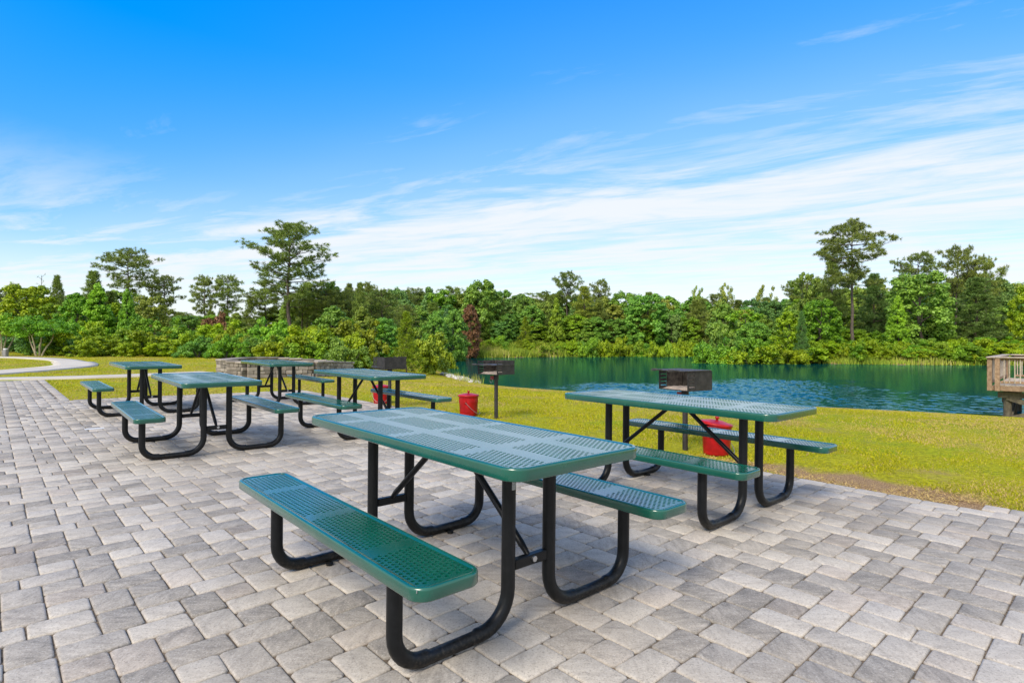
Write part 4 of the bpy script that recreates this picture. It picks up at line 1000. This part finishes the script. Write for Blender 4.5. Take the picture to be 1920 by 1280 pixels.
# --- the rest of the wood, row by row
SKY = [(-150, 540), (0, 540), (60, 530), (100, 530), (150, 535), (200, 528), (260, 545), (330, 562), (400, 562), (450, 555), (480, 540), (560, 530), (610, 517), (660, 513), (700, 529), (750, 535), (780, 526), (820, 533), (870, 536), (900, 528), (940, 530), (960, 542), (1040, 540), (1100, 545), (1180, 540), (1260, 545), (1275, 556), (1300, 550), (1400, 553), (1480, 545), (1510, 515), (1560, 510), (1640, 520), (1700, 512), (1760, 505), (1800, 500), (1850, 502), (1900, 515), (2100, 520)]
def sk(u): return float(np.interp(u, *zip(*SKY)))
LAB = {'round': 'round', 'oval': 'full', 'cone': 'pointed', 'ragged': 'uneven', 'sparse': 'thin', 'pine_e': 'open', 'pine_c': 'slim', 'pine_d': 'spreading', 'dense_pine': 'dense', 'young_pine': 'young', 'shrub_a': 'bushy', 'shrub_b': 'upright', 'shrub_c': 'tall', 'low_a': 'low', 'low_b': 'low'}
CN = {'yellow': 'yellow green', 'bright': 'bright green', 'mid': 'mid green', 'dark': 'dark green', 'olive': 'olive green', 'bronze': 'bronze green', 'pine': 'dark needled', 'youngpine': 'yellowish needled', 'blue': 'blue green', 'grey': 'grey green'}
PLANTS = []
def row(u0, u1, n, d0, d1, top, wpx, kinds, mats, where, group, seed):
    g = random.Random(seed)
    for k in range(n):
        u = u0+(u1-u0)*(k+g.random()*.8)/n; d = g.uniform(d0, d1); kd = g.choice(kinds); mt = g.choice(mats); tv = top(u, g); wp = g.uniform(*wpx)
        if (abs(u-1598) < 26+wp/2 and d < 88 and tv < 598) or (abs(u-541) < 14+wp/2 and d < 50 and tv < 590): tv = 604
        if 'pine' in kd: mt = 'youngpine' if kd == 'young_pine' and g.random() < .4 else 'pine'
        what = 'shrub' if kd.startswith(('shrub', 'low')) else ('pine' if 'pine' in kd else 'tree')
        cn = CN[mt]
        PLANTS.append((plant(kd, u, tv, wp, d, mt, 'x', group), u, f'{LAB[kd]} {cn} {what}', where))
BL = ['round', 'oval', 'cone', 'ragged', 'round', 'oval']
row(-520, 720, 32, 54, 70, lambda u, g: sk(u)+g.uniform(2, 26), (50, 78), ['pine_c', 'pine_d', 'dense_pine', 'round', 'oval'], ['olive', 'mid', 'dark'], 'back of left wood', 'trees at the back of the left wood', 1)
row(560, 730, 8, 52, 62, lambda u, g: sk(u)+g.uniform(0, 30), (52, 74), ['dense_pine', 'pine_c', 'pine_d'], ['olive'], 'left pine stand', 'pine stand behind the left lawn', 2)
row(-520, 720, 26, 42, 48, lambda u, g: max(sk(u)+26, g.uniform(560, 592)), (62, 96), BL, ['yellow', 'bright', 'bright', 'mid', 'olive'], 'middle of left wood', 'trees in the middle of the left wood', 3)
row(100, 690, 15, 36.5, 40, lambda u, g: g.uniform(584, 606), (62, 90), ['shrub_a', 'shrub_b', 'shrub_c'], ['yellow', 'yellow', 'bronze', 'bright'], 'left second row', 'second row of shrubs beyond the left lawn', 4)
row(86, 690, 17, 33.0, 35.2, lambda u, g: g.uniform(606, 634), (52, 78), ['shrub_a', 'shrub_b', 'shrub_c'], ['yellow', 'yellow', 'bright', 'bronze', 'mid'], 'left front row', 'front row of shrubs along the left lawn', 5)
row(-520, 110, 15, 37, 41, lambda u, g: g.uniform(596, 622), (70, 90), ['shrub_a', 'shrub_b'], ['dark'], 'left shrubs', 'dark shrubs behind the pale stemmed trees', 6)
row(690, 1520, 34, 126, 146, lambda u, g: sk(u)+g.uniform(0, 12), (58, 88), BL+['pine_c', 'pine_d', 'dense_pine'], ['mid', 'olive', 'bright', 'mid', 'dark'], 'skyline across pond', 'skyline trees across the pond', 7)
row(690, 1520, 28, 117, 124, lambda u, g: g.uniform(556, 582), (56, 82), BL+['dense_pine'], ['mid', 'bright', 'mid', 'dark', 'olive'], 'mid wood across pond', 'middle trees across the pond', 8)
row(700, 1310, 22, 114, 119, lambda u, g: g.uniform(584, 612), (48, 72), ['round', 'oval', 'cone', 'young_pine'], ['mid', 'dark', 'bright', 'mid'], 'foot of far wood', 'foot of the far wood', 9)
row(700, 860, 6, 76, 92, lambda u, g: g.uniform(560, 600), (46, 66), ['dense_pine', 'oval', 'pine_c'], ['olive', 'mid'], "past pond's left end", 'trees behind the left end of the pond', 15)
row(690, 1530, 14, 150, 160, lambda u, g: sk(u)+g.uniform(14, 34), (100, 140), ['round', 'oval'], ['mid', 'dark', 'olive'], 'deep wood across pond', 'deep wood across the pond', 18)
row(-520, 720, 20, 74, 82, lambda u, g: sk(u)+g.uniform(22, 44), (100, 130), ['round', 'oval'], ['mid', 'dark', 'olive'], 'deep left wood', 'deep left wood', 19)
row(1480, 2080, 9, 110, 118, lambda u, g: sk(u)+g.uniform(16, 34), (100, 130), ['round', 'oval'], ['mid', 'dark'], 'deep right wood', 'deep right wood', 20)
row(640, 740, 4, 44, 52, lambda u, g: g.uniform(580, 604), (50, 66), ['round', 'oval'], ['bright', 'mid', 'olive'], 'past left lawn', 'trees behind the young pine', 16)
row(845, 1330, 36, 104.5, 110, lambda u, g: g.uniform(626, 648), (26, 44), ['shrub_a', 'shrub_b', 'low_a', 'low_b'], ['yellow', 'bright', 'yellow'], 'far bank', 'shrubs on the far bank', 10)
row(1500, 2080, 15, 92, 106, lambda u, g: sk(u)+g.uniform(0, 18), (56, 80), BL+['pine_c', 'pine_d'], ['mid', 'dark', 'olive'], 'right skyline', 'skyline trees right of the pond', 11)
row(1345, 2080, 19, 88, 98, lambda u, g: max(sk(u)+14, g.uniform(552, 590)), (60, 86), BL, ['mid', 'bright', 'mid', 'dark'], 'right wood', 'wood behind the right bank', 12)
row(1350, 2080, 16, 81, 86, lambda u, g: g.uniform(590, 616), (54, 76), ['round', 'oval', 'shrub_a', 'shrub_b'], ['mid', 'mid', 'bright'], 'foot of right wood', 'foot of the wood on the right bank', 17)
row(1325, 2080, 24, 72.5, 76, lambda u, g: g.uniform(626, 641), (54, 84), ['shrub_a', 'shrub_b', 'low_a'], ['yellow', 'bright', 'bright', 'yellow'], 'right bank top', 'upper row of shrubs on the right bank', 13)
def bankrow():
    g = random.Random(14); sh = [(33.9, 96), (34.6, 84), (37.6, 76.3), (42.4, 72.4), (50.2, 69.8), (57, 69.4), (66, 68), (78, 65)]
    P = np.array(spline(sh, 6))
    for k in range(58):
        t = k/57*(len(P)-1); i = int(min(t, len(P)-2)); q = P[i]+(P[i+1]-P[i])*(t-i); x, y = q[0]+g.uniform(.3, 1.8), q[1]+g.uniform(.6, 2.4)
        kd = g.choice(['low_a', 'low_b', 'shrub_a', 'shrub_b']); mt = g.choice(['yellow', 'yellow', 'yellow', 'bright'])
        u = 960+F*x/y; h = g.uniform(1.3, 2.7); top = 640-(float(gz(x, y))+h-CAMH)*F/y
        PLANTS.append((plant(kd, u, top, g.uniform(2.8, 5.0)*F/y, y, mt, 'x', 'waterline shrubs on the right bank'), u, f'{LAB[kd]} {CN[mt]} shrub', 'right waterline'))
bankrow()

ZONES = ((20, 'at the left edge'), (120, 'by the pale stemmed trees'), (215, 'below the dark round pine'), (275, 'below the flat topped pine'), (345, 'below the leaning thin pine'), (455, 'below the two slim pines'), (505, 'left of the tall round pine'), (590, 'by the tall round pine'), (690, 'right of the tall round pine'), (790, 'by the young pine'), (860, 'by the blue green tree'), (930, 'by the reddish dead tree'), (1030, 'left of the olive pine'), (1140, 'by the olive pine'), (1265, 'by the wide dark tree'), (1345, 'by the leftmost thin tree'), (1450, 'by the rightmost thin trees'), (1540, 'by the yellow green tree'), (1650, 'by the tallest pine'), (1765, 'by the big round tree'), (1880, 'by the spiky pines'), (9999, 'at the right edge'))
def name_plants():
    by = {}
    for o, u, what, where in PLANTS:
        by.setdefault(f'{what}, {where}, {next(z for lim, z in ZONES if u < lim)}', []).append((u, o))
    ordn = ['first', 'second', 'third', 'fourth', 'fifth', 'sixth', 'seventh', 'eighth']
    for lb, li in by.items():
        li.sort(key=lambda q: q[0]); n = len(li)
        for k, (u, o) in enumerate(li):
            o['label'] = lb if n == 1 else lb+(', left one' if k == 0 else ', right one') if n == 2 else lb+', '+ordn[k]
name_plants()

# --- reeds and tall grass on the far banks, short grass tufts at the near shore
def reeds():
    pts = []
    seg = np.vstack([POND[0:17], POND[-5:], POND[0:1]])
    def along(P, n, lo, hi, hmin, hmax, w0):
        P = np.asarray(P, float); l = np.linalg.norm(np.diff(P, axis=0), axis=1); c = np.concatenate([[0], np.cumsum(l)])
        t = rng.random(n)*c[-1]; i = np.clip(np.searchsorted(c, t)-1, 0, len(l)-1); f = (t-c[i])/l[i]; q = P[i]+(P[i+1]-P[i])*f[:, None]
        dd = (P[i+1]-P[i])/l[i][:, None]; nrm = np.stack([-dd[:, 1], dd[:, 0]], 1)
        o = rng.uniform(lo, hi, n); q = q+nrm*o[:, None]
        cl = .5+.5*np.sin(q[:, 0]*.9)*np.cos(q[:, 1]*1.1+q[:, 0]*.35)
        pts.append((q, rng.uniform(hmin, hmax, n)*(.55+.6*cl), np.full(n, w0)))
    along(POND[0:8], 26000, -.1, 7, .5, 1.5, .09)
    along(POND[8:17], 26000, -.1, 5, .3, 1.0, .06)
    along(POND[-6:-2], 700, -.2, .25, .25, .7, .02)
    along(np.vstack([POND[-3:], POND[0:1]]), 9000, -.2, 1.6, .3, 1.1, .045)
    q = np.vstack([p[0] for p in pts]); h = np.concatenate([p[1] for p in pts]); wd = np.concatenate([p[2] for p in pts])
    k = (pond_sd(q[:, 0], q[:, 1]) > -.15); q, h, wd = q[k], h[k], wd[k]; n = len(q); z = gz(q[:, 0], q[:, 1]); a = rng.random(n)*2*pi
    ln = rng.normal(0, .22, (n, 2))*h[:, None]; V = np.empty((n, 3, 3)); V[:, 0] = np.stack([q[:, 0]-np.cos(a)*wd, q[:, 1]-np.sin(a)*wd, z-.05], 1); V[:, 1] = np.stack([q[:, 0]+np.cos(a)*wd, q[:, 1]+np.sin(a)*wd, z-.05], 1)
    V[:, 2] = np.stack([q[:, 0]+ln[:, 0], q[:, 1]+ln[:, 1], z+h], 1)
    v = np.clip(rng.normal(.36, .22, n)+.28*np.sin(q[:, 0]*.6+q[:, 1]*.4), 0, 1)
    o = link('reeds', mesh_np('reeds', V.reshape(-1, 3), [np.arange(3*n).reshape(-1, 3)], {'v': np.repeat(v, 3)}), REED); tag(o, 'tan and green reeds and tall grass along the pond banks', 'reeds', kind='stuff')
reeds()
